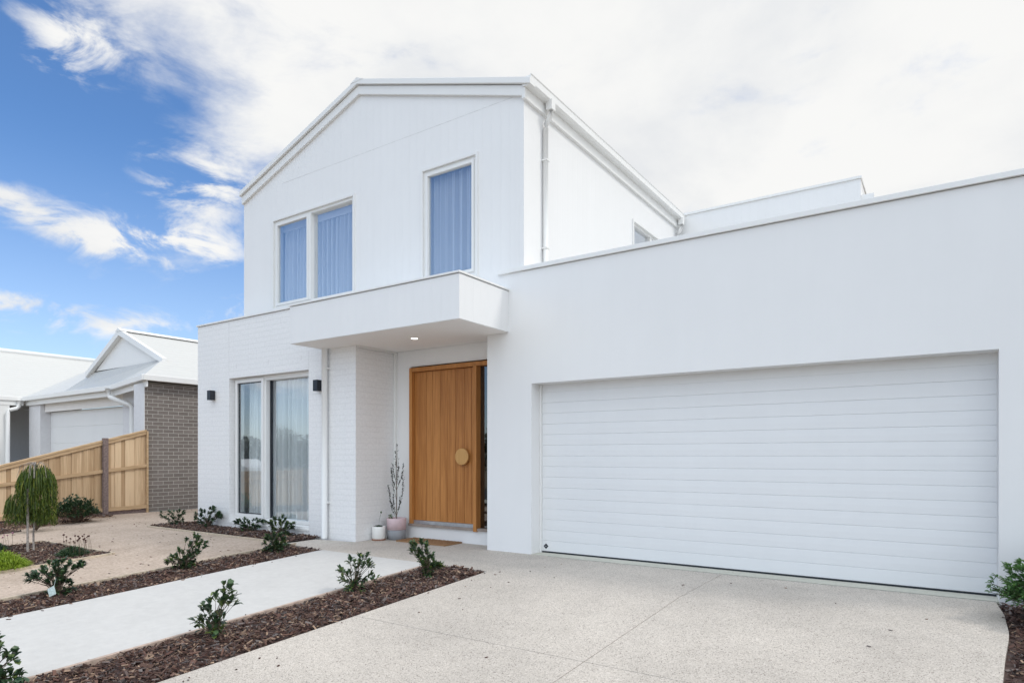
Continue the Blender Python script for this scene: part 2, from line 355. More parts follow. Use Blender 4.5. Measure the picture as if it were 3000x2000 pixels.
def emit(name, c, s):
    m = bpy.data.materials.new(name); m.use_nodes = True; n = NT(m.node_tree); n.n.clear()
    o = n.add('ShaderNodeOutputMaterial'); e = n.add('ShaderNodeEmission'); e.inputs[0].default_value = (*c, 1); e.inputs[1].default_value = s; n.l.new(e.outputs[0], o.inputs[0]); return m
M['lamp'] = emit('downlight_glow', (1, .95, .86), 3.0)
M['carpaint'] = simple('white_car_paint', (.78, .78, .78), .25, var=.02)
M['tyre'] = simple('tyre_rubber', (.02, .02, .02), .8)
M['carglass'] = simple('car_glass', (.02, .025, .03), .1)
M['darkroof'] = simple('charcoal_roof', (.09, .095, .10), .6)

# ------------------------------------------------------------------ ground, street, paving
def sheet(name, x0, x1, ys, off, mt, xs=None):
    b = MB(); ys = sorted(ys)
    for i in range(len(ys)-1):
        a, c = ys[i], ys[i+1]
        b.add([(x0, a, GZ(a, off)), (x1, a, GZ(a, off)), (x1, c, GZ(c, off)), (x0, c, GZ(c, off))], [(0, 1, 2, 3)])
    return tag(b.build(name, mt), kind='structure')
sheet('ground', -600, 600, [-600, -2, 5.7, 600], -.06, M['land'])
sheet('road', -400, 400, [-11.5, -4.5], .0, M['asphalt'])
def slab(name, poly, mt, top=.0, depth=.12):      # poly in plan (x,y), convex pieces; follows the ground fall
    b = MB(); n = len(poly)
    vs = [(x, y, GZ(y, top)) for x, y in poly]+[(x, y, GZ(y, top-depth)) for x, y in poly]
    b.add(vs, [tuple(range(n)), tuple(reversed(range(n, 2*n)))]+[(i, n+i, n+(i+1) % n, (i+1) % n) for i in range(n)])
    return b.v, b.f
def paving(name, polys, mt, top=0.0, kind='structure'):
    b = MB()
    for p in polys: v, f = slab(name, p, mt, top); b.add(v, f)
    return tag(b.build(name, mt), kind=kind)
J = .003
drive = []
# bays divided by two saw cuts (real gaps a few mm wide)
for (xa, xb) in ((-4.2, -2.0-J), (-2.0+J, .10)):
    for (ya, yb) in ((-2.0, 3.83-J), (3.83+J, 5.7), (5.7, 7.032)):
        drive.append([(xa, ya), (xb, ya), (xb, yb), (xa, yb)])
drive.append([(-8.0, 5.96), (-7.03, 5.80), (-4.2, 5.75), (-4.2, 7.5), (-7.26, 7.5), (-7.26, 6.62), (-8.0, 6.5)])
# the right-hand edge bulges out a little in front of the garage
EDGE = [(7.032, .366), (6.5, .392), (5.9, .382), (5.7, .370), (5.2, .318), (4.72, .278), (4.2, .25), (3.4, .22), (-2.0, .15)]
for (ya, xa), (yb, xb) in zip(EDGE[:-1], EDGE[1:]): drive.append([(.10, yb), (xb, yb), (xa, ya), (.10, ya)])
drv = paving('driveway', drive, M['agg'], .0)
paving('apron', [[(-4.46, 7.060), (.39, 7.060), (.39, 7.6), (-4.46, 7.6)]], M['conc'], .003)
paving('path', [[(-7.0, -2.0), (-5.02, -2.0), (-5.02, 5.7), (-7.0, 5.7)], [(-7.0, 5.7), (-5.02, 5.7), (-5.02, 5.77), (-7.0, 5.80)]], M['path'], .004)
paving('gravel_yard', [[(-15.0, -2.0), (-7.79, -2.0), (-7.79, 5.7), (-15.0, 5.7)], [(-15.1, 5.7), (-7.79, 5.7), (-7.9, 5.95), (-11.97, 5.95), (-11.97, 14), (-15.1, 14)]], M['gran'], -.01)
sheet('pavement', -400, 400, [-4.5, -3.0], .02, M['conc'])

def edge_x(y):
    for (ya, xa), (yb, xb) in zip(EDGE[:-1], EDGE[1:]):
        if yb <= y <= ya: return xb+(xa-xb)*(y-yb)/(ya-yb)
    return .366
def mulch(name, rects, dens, top, size=(.018, .058), seed=1):
    rnd = random.Random(seed); b = MB()
    for (x0, y0, x1, y1) in rects:
        # lumpy base
        nx = max(2, int((x1-x0)/.12)); ny = max(2, int((y1-y0)/.12)); base = len(b.v)
        for j in range(ny+1):
            for i in range(nx+1):
                x = x0+(x1-x0)*i/nx; y = y0+(y1-y0)*j/ny
                b.v.append((x, y, GZ(y, top-.012)+.018*noise.noise(Vector((x*5, y*5, 0)))))
        for j in range(ny):
            for i in range(nx):
                a = base+j*(nx+1)+i; b.f.append((a, a+1, a+nx+2, a+nx+1)); b.sm.append(True)
        for k in range(int(dens*(x1-x0)*(y1-y0))):
            x = rnd.uniform(x0+.01, x1-.01); y = rnd.uniform(y0, y1)
            if x1 > 0 and x < edge_x(y)+.02: continue
            l = rnd.uniform(*size)*(1.7 if rnd.random() < .1 else 1)
            z = GZ(y, top)+.018*noise.noise(Vector((x*5, y*5, 0)))+rnd.uniform(-.004, .016)
            Mx = Matrix.Translation((x, y, z)) @ Matrix.Rotation(rnd.uniform(0, 6.28), 4, 'Z') @ Matrix.Rotation(rnd.gauss(0, .38), 4, 'Y') @ Matrix.Rotation(rnd.gauss(0, .6), 4, 'X')
            b.obox(Mx, l, l*rnd.uniform(.13, .38), rnd.uniform(.002, .006))
    return tag(b.build(name, M['chip']), 'bark mulch', None, kind='stuff')
mulch('bark_mulch', [(-4.97, -1.0, -4.205, 5.74)], 2300, -.0, seed=2)['label'] = 'dark brown bark chips in the bed between pale path and driveway'
mulch('bark_mulch', [(-7.74, -.5, -7.01, 5.80)], 2000, -.0, seed=3)['label'] = 'dark brown bark chips in the bed between gravel yard and pale path'
mulch('bark_mulch', [(-11.93, 6.0, -8.02, 6.61), (-11.93, 6.61, -11.47, 7.6)], 1900, .02, seed=4)['label'] = 'bark chips in the bed under the ground floor window'
mulch('bark_mulch', [(-11.78, 1.0, -9.53, 4.27)], 1400, .0, seed=5)['label'] = 'bark chips in the square bed around the weeping tree'
mulch('bark_mulch', [(-15.1, 1.0, -13.55, 4.6), (-15.1, 4.6, -13.9, 5.9), (-15.1, 5.9, -14.5, 6.6)], 700, .01, seed=6)['label'] = 'bark chips in the bed along the timber fence'
mulch('bark_mulch', [(.12, 2.0, 2.4, 7.06)], 1300, -.02, seed=7)['label'] = 'bark chips in the bed right of the garage door'

def litter():
    rnd = random.Random(12); b = MB()
    for k in range(420):
        x = rnd.uniform(-15, -7.8); y = rnd.uniform(1.0, 9)
        if y > 5.9 and x > -12: continue
        if y < 4.4 and -11.9 < x < -9.4: continue
        Mx = Matrix.Translation((x, y, GZ(y, .003-.01))) @ Matrix.Rotation(rnd.uniform(0, 6.28), 4, 'Z') @ Matrix.Rotation(rnd.gauss(0, .3), 4, 'Y')
        l = rnd.uniform(.01, .035); b.obox(Mx, l, l*.5, .004)
    for k in range(46):
        x = rnd.uniform(-4.2, .2); y = rnd.uniform(1.5, 6.8)
        if k % 2: x = rnd.uniform(-4.2, -3.7)
        Mx = Matrix.Translation((x, y, GZ(y, .004))) @ Matrix.Rotation(rnd.uniform(0, 6.28), 4, 'Z'); l = rnd.uniform(.01, .028); b.obox(Mx, l, l*.45, .004)
    for k in range(34):
        y = rnd.uniform(1.0, 5.7); x = -5.03-abs(rnd.gauss(0, .07)) if k % 2 else -6.99+abs(rnd.gauss(0, .07))
        Mx = Matrix.Translation((x, y, GZ(y, .008))) @ Matrix.Rotation(rnd.uniform(0, 6.28), 4, 'Z'); l = rnd.uniform(.012, .035); b.obox(Mx, l, l*.35, .004)
    return tag(b.build('bark_crumbs', M['chip']), 'loose bark crumbs lying on gravel and driveway', None, kind='stuff')
litter()

# timber edgings
def edging(x0, y0, x1, y1, w_, top, mt, label):
    b = MB(); d = Vector((x1-x0, y1-y0)); n = Vector((-d.y, d.x)).normalized()*w_/2
    ys = [0, 1]
    if (y0-5.7)*(y1-5.7) < 0: ys = [0, (5.7-y0)/(y1-y0), 1]
    for i in range(len(ys)-1):
        pa = (x0+d.x*ys[i], y0+d.y*ys[i]); pb = (x0+d.x*ys[i+1], y0+d.y*ys[i+1])
        c = [(pa[0]-n.x, pa[1]-n.y), (pb[0]-n.x, pb[1]-n.y), (pb[0]+n.x, pb[1]+n.y), (pa[0]+n.x, pa[1]+n.y)]
        b.add([(x, y, GZ(y, top-.09)) for x, y in c]+[(x, y, GZ(y, top)) for x, y in c], [(3, 2, 1, 0), (4, 5, 6, 7), (0, 1, 5, 4), (1, 2, 6, 5), (2, 3, 7, 6), (3, 0, 4, 7)])
    return tag(b.build('garden_edging', mt, loc=(x0, y0, GZ(y0))), label, 'edging')
edging(-4.995, -2, -4.995, 5.76, .035, .022, M['edging'], 'reddish timber edging between pale path and driveway bed')
edging(-7.765, -2, -7.765, 5.95, .030, .026, M['edging_pale'], 'pale timber edging between gravel yard and path bed')
edging(-11.95, 5.97, -8.0, 5.97, .028, .018, M['edging_pale'], 'pale timber edging in front of the bed below the window')
edging(-11.95, 5.99, -11.95, 7.6, .024, .018, M['edging_pale'], 'short timber edging at the end of the window bed beside the brick wall')
edging(-11.80, 4.29, -9.49, 4.29, .028, .018, M['edging_pale'], 'timber edging along the house side of the weeping tree bed')
edging(-9.505, 4.27, -9.505, -1, .028, .018, M['edging_pale'], 'timber edging along the path side of the weeping tree bed')
edging(-11.79, 4.27, -11.79, -1, .028, .018, M['edging_pale'], 'timber edging along the fence side of the weeping tree bed')

# ------------------------------------------------------------------ the white house
H = thing('white_house', 'white two storey house with gabled upper floor, timber entry door and wide garage', 'house')
YG, YB = 7.08, 6.62
WA = (-9.83, -7.80, 3.86, 5.40); WB = (-6.33, -5.36, 3.78, 5.42)
RX, RZ = -7.645, 6.98                                    # ridge of the gable wall
SL, SR = .343, .318
def rake(x, z0=RZ): return z0-abs(x-RX)*(SL if x < RX else SR)
b = MB(); b.wall(-10.72, -4.58, 3.3, 5.60, YG, YG+.2, [WA, WB])
b.prism([(-10.72, 5.60), (-4.58, 5.60), (-4.58, rake(-4.58)), (RX, RZ), (-10.72, rake(-10.72))], 'y', YG, YG+.2)
b.box(-10.72, -10.52, YG+.2, 13.2, 3.3, 5.93); b.box(-10.5, -4.8, 13.0, 13.2, 0, 5.9)
upper = b.build('front_wall', M['clad'], H)
b = MB(); b.wall(YG+.201, 13.2, 3.0, 5.96, -4.58, -4.78, [(10.62, 12.45, 4.35, 5.42)], 'x')
side = b.build('side_wall', M['clad'], H); side['label'] = 'sunlit grooved side wall of the upper floor'
# the horizontal joint across the gable
b = MB(); b.box(-9.6, -4.75, YG-.0015, YG+.01, 6.019, 6.024); b.build('cladding_joint', M['joint'], H)
# barge boards and rake flashing
def rakeband(name, zb, zt, y0, y1, ov, ov2=0):
    b = MB(); L, Rr = -10.72-ov, -4.58+ov2
    b.prism([(L, zb-(RX-L)*SL), (RX, zb), (Rr, zb-(Rr-RX)*SR), (Rr, zt-(Rr-RX)*SR), (RX, zt), (L, zt-(RX-L)*SL)], 'y', y0, y1)
    return b.build(name, M['trim'], H, bevel=.004)
rakeband('barge_board', 6.948, 7.082, YG-.045, YG+.02, .01)
rakeband('rake_flashing', 7.092, 7.172, YG-.085, YG+.05, .03, .148)
b = MB(); b.prism([(-10.74, 6.10), (RX, 7.165), (-4.52, 6.155), (-4.52, 6.105), (RX, 7.11), (-10.74, 6.05)], 'y', YG-.052, 13.22); b.build('roof', M['roofw'], H)
b = MB(); b.prism([(RX-.14, 7.128), (RX, 7.19), (RX+.14, 7.128)], 'y', YG-.09, 13.24); b.build('ridge_cap', M['trim'], H)
# eave: fascia and quad gutter down the right side
b = MB(); b.box(-4.585, -4.535, YG-.045, 12.95, 5.93, 6.125); b.build('fascia', M['trim'], H, bevel=.004)
gp = [(-4.56, 6.075), (-4.46, 6.075), (-4.435, 6.10), (-4.435, 6.185), (-4.425, 6.20), (-4.44, 6.205), (-4.45, 6.19), (-4.56, 6.19)]
b = MB(); b.prism(gp, 'y', YG-.06, 13.12); b.build('gutter', M['trim'], H)
for y in (7.56, 12.78):
    b = MB(); b.box(-4.50, -4.41, y-.05, y+.05, 5.97, 6.10)
    b.tube([(-4.45, y, 5.98), (-4.455, y, 5.9), (-4.53, y, 5.8), (-4.535, y, 5.7)], .036, 12); b.tube([(-4.535, y, 5.75), (-4.535, y, 3.4)], .036, 14)
    for z in (4.1, 5.3): b.box(-4.58, -4.495, y-.042, y+.042, z, z+.02)
    b.build('downpipe', M['trim'], H)

def curtain(x0, x1, z0, z1, y, amp=.035, wl=.13, seed=1, parent=None, axis='y'):
    rnd = random.Random(seed); b = MB(); n = int((x1-x0)/.012); ph = rnd.uniform(0, 6)
    rows = [z0, z0+(z1-z0)*.5, z1]; base = 0; xx = 0
    for r_, z in enumerate(rows):
        for i in range(n+1):
            x = x0+(x1-x0)*i/n
            f = math.sin(2*math.pi*x/wl+ph+.9*math.sin(x*5+seed))*(1 if r_ < 2 else .6)+.5*math.sin(2*math.pi*x/(wl*.53)+2*ph+1.2*math.sin(x*3.1))
            q = y+amp*f
            b.v.append((x, q, z) if axis == 'y' else (q, x, z))
    for r_ in range(2):
        for i in range(n): a = r_*(n+1)+i; b.f.append((a, a+1, a+n+2, a+n+1)); b.sm.append(True)
    return b.build('curtain', M['sheer'], parent)

# upper windows
def win_parts(W, y, name_trim=True):
    b = MB(); x0, x1, z0, z1 = W
    b.frame(x0-.035, x1+.035, z0-.035, z1+.035, YG-.022, YG+.03, .036); t = b.build('window_trim', M['trim'], H, bevel=.003)
    return t
def pane(parent, x0, x1, z0, z1, y, mt='glass'):
    b = MB(); b.box(x0, x1, y, y+.006, z0, z1); return b.build('pane', M[mt], parent)
wA = MB(); wA.frame(WA[0]+.002, WA[1]-.002, WA[2]+.002, WA[3]-.002, YG+.012, YG+.15, .045)
wA.box(-8.905, -8.846, YG-.002, YG+.15, WA[2]+.047, WA[3]-.047)
wA = wA.build('window', M['trim'], H, bevel=.003); win_parts(WA, YG)
b = MB(); b.frame(-9.783, -8.907, WA[2]+.048, WA[3]-.048, YG-.004, YG+.05, .042); b.build('sash', M['trim'], wA, bevel=.003)
pane(wA, -9.741, -8.949, WA[2]+.090, WA[3]-.090, YG+.03); pane(wA, -8.846, -7.845, WA[2]+.046, WA[3]-.046, YG+.075)
wB = MB(); wB.frame(WB[0]+.002, WB[1]-.002, WB[2]+.002, WB[3]-.002, YG+.012, YG+.15, .04); wB = wB.build('window', M['trim'], H, bevel=.003); win_parts(WB, YG)
b = MB(); b.frame(WB[0]+.043, WB[1]-.043, WB[2]+.043, WB[3]-.043, YG-.004, YG+.05, .04); b.build('sash', M['trim'], wB, bevel=.003)
pane(wB, WB[0]+.082, WB[1]-.082, WB[2]+.082, WB[3]-.082, YG+.03)
curtain(-9.78, -7.84, 3.88, 5.24, YG+.19, seed=3, parent=wA, amp=.04, wl=.11); curtain(-6.30, -5.38, 3.8, 5.36, YG+.14, seed=5, parent=wB, amp=.03)
b = MB(); b.box(-9.80, -7.82, YG+.155, YG+.30, 5.24, 5.40); b.build('pelmet', M['trim'], wA)
# side window above the garage roof
b = MB(); b.wall(10.62+.002, 12.45-.002, 4.352, 5.418, -4.60, -4.70, [(10.67, 11.47, 4.4, 5.37), (11.55, 12.40, 4.4, 5.37)], 'x')
b.wall(10.59, 12.48, 4.32, 5.45, -4.555, -4.60, [(10.63, 12.44, 4.36, 5.41)], 'x')
wC = b.build('window', M['trim'], H); b = MB(); b.box(-4.655, -4.65, 10.67, 12.40, 4.4, 5.37); b.build('pane', M['glass'], wC)
# floors and inner rooms
b = MB(); b.box(-10.5, -4.8, YG+.2, 13.0, 3.30, 3.42); b.box(-10.5, -4.8, 9.6, 9.7, 3.42, 5.9); b.box(-10.5, -4.8, YG+.2, 13.0, 5.72, 5.76); b.box(-11.2, -7.5, 9.4, 9.5, 0, 3.3)
b.box(-11.2, -7.5, YB+.24, 9.4, -.02, .02); b.box(-11.45, -7.49, YB+.24, 12.9, 3.0, 3.1); b.build('inner_rooms', M['room'], H)

# brick wing
WG = (-10.46, -8.32, .15, 2.635)
b = MB(); b.wall(-11.45, -7.25, -.3, 3.64, YB, YB+.24, [WG]); b.box(-11.45, -11.21, YB+.2401, 13, -.3, 3.64)
b.box(-7.49, -7.25, YB+.2401, 7.46, -.3, 2.93); b.box(-7.49, -7.251, 7.4601, 9.4, 0, 2.93)
bw = b.build('brick_wall', M['wbrick'], H); bw['label'] = 'white painted brick wing with full height window'
b = MB(); b.box(-11.47, -7.9, YB-.022, YB+.27, 3.648, 3.677); b.box(-11.47, -11.19, YB+.2701, 13, 3.641, 3.675); b.build('capping', M['trim'], H, bevel=.003)
for x, z0, z1 in ((-10.468, 2.64, 3.63), (-8.312, 2.64, 2.92), (-8.312, -.1, .12)): MB().box(x-.004, x+.004, YB-.0012, YB+.01, z0, z1).build('movement_joint', M['joint'], H)
for x in (-10.25, -9.35, -8.50): MB().box(x-.005, x+.005, YB-.0014, YB+.01, 2.80, 2.87).build('weep_vent', M['joint'], H)
b = MB(); b.prism([(YB-.012, .085), (YB-.012, .125), (YB+.13, .165), (YB+.24, .165), (YB+.24, .085)], 'x', -10.458, -8.322); b.build('window_sill', M['trim'], H, bevel=.004)
yw = YB+.12
b = MB(); b.frame(-10.455, -8.325, .168, 2.632, yw-.01, yw+.12, .075, .05); b.box(-9.655, -9.555, yw-.015, yw+.12, .22, 2.555)
wG = b.build('window', M['trim'], H, bevel=.003)
b = MB(); b.frame(-10.40, -9.605, .218, 2.60, yw-.04, yw-.0155, .050); b.build('sash', M['trim'], wG, bevel=.003)
b = MB(); b.frame(-10.345, -9.655, .273, 2.545, yw-.012, yw+.02, .012); b.box(-9.5545, -9.53, yw+.06, yw+.10, .22, 2.555); b.build('seal', M['black'], wG)
pane(wG, -10.345, -9.655, .273, 2.545, yw-.006, 'glass_low'); pane(wG, -9.530, -8.40, .218, 2.557, yw+.085, 'glass_low')
curtain(-10.28, -8.38, .05, 2.60, yw+.20, seed=9, parent=wG, amp=.05, wl=.13)

# garage wall, cap, side returns
OG = (-4.46, .39, 0, 2.215)
b = MB(); yg = YG-.005
b.wall(-5.17, .41, -.3, 2.93, yg, 7.32, [(-4.46, .39, -.31, 2.215)]); b.wall(-4.83, .41, 2.9301, 3.69, yg, 7.32)
b.box(.4101, 1.35, yg+.003, 7.32, -.3, 3.69); b.box(-5.17, -5.0, 7.3201, 8.5, 0, 2.93); b.box(1.15, 1.35, 7.3201, 13, -.3, 3.69)
gw = b.build('garage_wall', M['panel'], H); gw['label'] = 'smooth white garage wall with flat parapet'
b = MB(); b.box(-4.985, 1.38, yg-.030, 7.36, 3.6965, 3.750); b.box(1.12, 1.38, 7.3601, 13, 3.692, 3.748); b.build('parapet_cap', M['trim'], H, bevel=.003)
b = MB(); b.box(-4.57, 1.15, 7.3601, 12.9, 3.15, 3.2); b.build('flat_roof', M['roofw'], H)
b = MB(); b.box(-5.0, 1.15, 7.6, 12.9, -.02, .0); b.box(-4.9, 1.1, 9.0, 9.1, 0, 3.1); b.build('garage_floor', M['darkroom'], H)
# rear block rising behind the garage roof
b = MB(); b.box(-4.78, -1.25, 12.95, 16, 0, 6.20); b.build('rear_block', M['clad'], H)
b = MB(); b.box(-4.6, -1.235, 12.925, 16.02, 6.201, 6.245); b.build('rear_cap', M['trim'], H)
b = MB(); b.box(-1.249, -1.05, 13.0, 13.3, 0, 5.92); b.build('rear_duct', M['clad'], H)

# garage door: ribbed slats
prof = []; z = .02; y0 = 7.30
n_s = 15; zs = [.02, .16]+[.16+.1395*k for k in range(1, 15)]
for i in range(len(zs)-1):
    a, c = zs[i], zs[i+1]
    prof += [(y0+.006, a), (y0, a+.004), (y0-.0015, (a+c)/2), (y0, c-.004), (y0+.006, c)]
prof += [(y0+.006, 2.25), (y0+.05, 2.25), (y0+.05, .02)]
gd = MB().prism(prof, 'x', -4.43, .385).build('garage_door', M['garage'], H); gd['label'] = 'wide white ribbed garage door'
b = MB(); b.box(-4.43, .385, y0-.004, y0+.03, .004, .0195); b.build('rubber_seal', M['black'], gd)
MB().box(-4.458, -4.432, y0-.03, y0+.04, 0, 2.214).build('guide_rail', M['trim'], H); MB().box(.3852, .389, y0-.03, y0+.04, 0, 2.214).build('guide_rail', M['trim'], H)
# small diamond badge with its lighter centre marks
b = MB(); c = (-4.372, .088); s_ = .036
b.prism([(c[0]-s_, c[1]), (c[0], c[1]-s_), (c[0]+s_, c[1]), (c[0], c[1]+s_)], 'y', y0-.006, y0+.0); bd = b.build('badge', M['black'], gd)
b = MB()
for q in (-.35, .35): b.obox(Matrix.Translation((c[0]+q*.028, y0-.007, c[1])) @ Matrix.Rotation(R(45), 4, 'Y'), .016, .001, .005)
b.obox(Matrix.Translation((c[0], y0-.007, c[1]+.001)) @ Matrix.Rotation(R(-45), 4, 'Y'), .014, .001, .005); b.build('badge_mark', M['alu'], bd)

# entry canopy
XC = -4.82
b = MB(); b.box(-8.0, XC, 6.03, 7.0745, 2.92, 3.46); b.box(-7.26, -5.16, 7.0746, 7.52, 2.92, 3.25)
can = b.build('canopy', M['clad'], H); can['label'] = 'box canopy over the entry with grooved sides'
b = MB(); b.box(-8.0-.014, XC+.014, 6.012, 7.0744, 3.469, 3.494); b.build('canopy_cap', M['trim'], can, bevel=.003)
b = MB(); b.box(-7.97, XC-.02, 6.05, 7.07, 2.914, 2.9195); b.box(-7.24, -5.175, 7.0701, 7.44, 2.914, 2.9195); b.build('soffit', M['soffit'], can)
b = MB(); b.box(-7.235, -7.20, 6.64, 7.44, 2.885, 2.9135); b.build('cornice', M['trim'], can)
b = MB(); b.lathe([(.062, 2.907), (.062, 2.9135), (.04, 2.9135), (.045, 2.907)], -6.13, 6.67, 28); dl = b.build('downlight', M['trim'], can)
b = MB(); b.lathe([(.046, 2.9045), (.046, 2.9065)], -6.13, 6.67, 28); b.build('lens', M['lamp'], dl)

# door wall with entry door
b = MB(); b.wall(-7.25, -5.17, 0, 2.915, 7.45, 7.6, [(-6.93, -5.1701, .12, 2.66)]); b.build('entry_wall', M['clad'], H)
b = MB(); b.box(-7.245, -7.205, 7.40, 7.4499, 0, 2.884); b.build('corner_trim', M['trim'], H)
b = MB(); b.box(-6.93, -5.171, 7.425, 7.62, -.05, .195); b.build('door_step', M['panel'], H)
b = MB(); b.frame(-6.905, -5.172, .198, 2.632, 7.395, 7.56, .06, .001); b.box(-5.642, -5.584, 7.372, 7.56, .185, 2.572)
fr = b.build('door_frame', M['frame'], H, bevel=.003)
b = MB(); px = [-6.842, -6.60, -6.475, -6.33, -6.18, -6.03, -5.86, -5.73, -5.65]
for i in range(len(px)-1): b.box(px[i]+.0022, px[i+1]-.0022, 7.455, 7.50, .285, 2.566)
ed = b.build('entry_door', M['door'], H, bevel=.0015); ed['label'] = 'oak front door with vertical boards and round pull'
b = MB(); hx, hz, hr = -5.865, 1.265, .122
prof = [(0.001, 7.385), (hr-.006, 7.385), (hr, 7.391), (hr, 7.412), (hr-.006, 7.418), (.001, 7.418)]
n_ = 48; base = []
for r_, y in prof:
    for k in range(n_): b.v.append((hx+r_*math.cos(2*math.pi*k/n_), y, hz+r_*math.sin(2*math.pi*k/n_)))
for i in range(len(prof)-1):
    for k in range(n_): b.f.append((i*n_+k, i*n_+(k+1) % n_, (i+1)*n_+(k+1) % n_, (i+1)*n_+k)); b.sm.append(False)
b.box(hx-.02, hx+.02, 7.417, 7.456, hz-.02, hz+.02)
b.build('door_pull', M['disc'], ed)
b = MB(); b.box(-5.695, -5.668, 7.446, 7.456, 1.215, 1.315); b.build('door_lock', M['black'], ed)
b = MB(); b.box(-6.842, -5.65, 7.43, 7.52, .232, .283); b.build('threshold', M['alu'], H)
b = MB(); b.box(-6.925, -5.173, 7.39, 7.55, .1955, .232); b.build('timber_sill', simple('weathered_sill', (.30, .25, .22), .8), H)
b = MB(); b.box(-5.584, -5.235, 7.475, 7.481, .233, 2.57); sl = b.build('sidelight', M['glass_dark'], H)
b = MB(); b.box(-6.95, -5.17, 8.4, 8.45, .0, 2.9); b.box(-7.2, -5.17, 7.61, 8.4, 0, .1); b.build('hallway', M['darkroom'], H)

# wall lamps and brick-wing downpipe
for x, lab in ((-10.93, 'black box wall lamp left of the tall window'), (-8.04, 'black box wall lamp between tall window and downpipe')):
    b = MB(); b.box(x-.05, x+.05, YB-.105, YB-.012, 2.275, 2.445); lm = b.build('wall_lamp', M['black'], H, bevel=.003); lm['label'] = lab
    b = MB(); b.box(x-.03, x+.03, YB-.012, YB, 2.30, 2.42); b.build('bracket', M['black'], lm)
b = MB(); b.tube([(-7.87, YB-.06, 2.915), (-7.87, YB-.06, .02)], .045, 20)
for z in (.55, 2.6): b.box(-7.925, -7.815, YB-.06, YB, z, z+.022)
b.build('downpipe', M['trim'], H)

# ------------------------------------------------------------------ neighbouring house
N = thing('neighbour_house', 'single storey neighbour with grey brick side wall and white metal roof', 'house', (-20, 10, 0))
NX = -15.15
b = MB(); b.wall(7.5, 20, -.3, 2.93, NX, NX-.24, (), 'x'); b.build('brick_wall', M['gbrick'], N)
b = MB(); b.box(-15.62, -15.151, 7.488, 7.4999, -.3, 2.93); b.box(-15.62, -15.40, 7.5001, 8.6, -.3, 2.93)
b.box(-18.0, -15.63, 8.35, 8.5, -.3, 3.0); b.build('front_wall', M['pillar'], N)
b = MB(); b.box(-23.04, -17.999, 8.42, 8.5, 2.62, 3.05); b.build('garage_header', M['soffit'], N)
b = MB(); b.box(-23.88, -23.045, 8.3, 8.62, -.4, 2.94); b.build('pillar', M['pillar'], N)
b = MB(); pr = []
for k in range(6):
    a = -.3+.487*k; pr += [(8.585, a), (8.575, a+.01), (8.575, a+.477), (8.585, a+.487)]
b.prism(pr+[(8.65, 2.62), (8.65, -.3)], 'x', -23.04, -17.99); b.build('garage_door', M['garage'], N)
b = MB(); b.box(-32, -24.4, 9.8, 10, -.4, 3.1); b.box(-30, -24.401, 10.01, 22, -.4, 2.8); b.build('porch_wall', M['greyw'], N)
b = MB(); b.box(-24.35, -24.0, 1.0, 7.83, -.4, 2.94); b.build('porch_side_wall', M['trim'], N)
# eave outline: corner A, diagonal to B, along to inner corner C, then forward along the left wing
A = Vector((-14.98, 7.40, 3.10)); B = Vector((-18.09, 8.10, 3.10)); Cc = Vector((-24.0, 8.19, 3.10))
def gutter_run(pts, h=.13, name='gutter'):
    b = MB()
    for p, q in zip(pts[:-1], pts[1:]):
        d = (q-p); L = d.length; Mx = Matrix.Translation((p+q)/2+Vector((0, 0, -.055))) @ Matrix.Rotation(math.atan2(d.y, d.x), 4, 'Z')
        b.obox(Mx, L+.06, .11, h)
    return b.build(name, M['trim'], N, bevel=.01)
gutter_run([Vector((-14.98, 20, 3.10)), A, B, Cc, Vector((-24.0, 1, 3.10))])
b = MB()
for p, q in ((A, B), (B, Cc), (Cc, Vector((-24.0, 1, 3.1)))):
    d = q-p; Mx = Matrix.Translation((p+q)/2+Vector((0, .07 if d.x else 0, -.19))) @ Matrix.Rotation(math.atan2(d.y, d.x), 4, 'Z'); b.obox(Mx, d.length, .03, .14)
b.build('fascia', M['trim'], N)
b = MB(); b.add([(-15.1, 7.5, 2.95), (-18.1, 8.2, 2.95), (-24.0, 8.3, 2.95), (-24.0, 9.9, 2.95), (-15.1, 9.9, 2.95)], [(0, 1, 2, 3, 4)]); b.box(-27, -24.05, 3, 10, 2.9, 2.94); b.build('soffit', M['soffit'], N)
S1 = .457
AP = Vector((-18.35, 8.50, 4.635)); GL = Vector((-20.10, 8.50, 3.83)); GR = Vector((-16.28, 8.50, 3.69))
zL = AP.z-(AP.x-(-21.7))*0
b = MB()
b.add([A, (-14.98, 20, 3.1), (AP.x, 20, AP.z), AP, GR], [(0, 1, 2, 3, 4)])                    # right slope
b.add([A, GR, (-20.0, 8.50, 3.62), (-21.6, 8.3, 3.11), Cc, B], [(0, 1, 2, 3, 4, 5)])          # front skirt
b.add([AP, (AP.x, 20, AP.z), (-22.3, 20, 2.9), (-20.0, 8.5, 3.62)], [(0, 1, 2, 3)])           # left slope
b.add([Cc, (-21.6, 8.3, 3.11), (-20.0, 8.5, 3.62), (-19.0, 13.2, 4.3), (-27.8, 12.2, 4.93)], [(0, 1, 2, 3, 4)])   # main roof behind
b.add([Cc, (-24, 1, 3.1), (-28.2, 1, 5.03), (-28.2, 12.4, 5.03)], [(3, 2, 1, 0)])               # left wing slope
b.add([(-28.2, 1, 5.03), (-28.2, 12.4, 5.03), (-33, 12.4, 2.8), (-33, 1, 2.8)], [(3, 2, 1, 0)])
b.add([(-28.2, 12.4, 5.03), (-24, 8.19, 3.1), (-19, 13.2, 4.6), (-19, 20, 4.6), (-28.2, 20, 5.03)], [(0, 1, 2, 3, 4)])
b.add([(AP.x, 11.5, 4.63), (-16.0, 14.5, 5.3), (-14.0, 20, 5.3), (AP.x, 20, 5.3)], [(0, 1, 2, 3)])
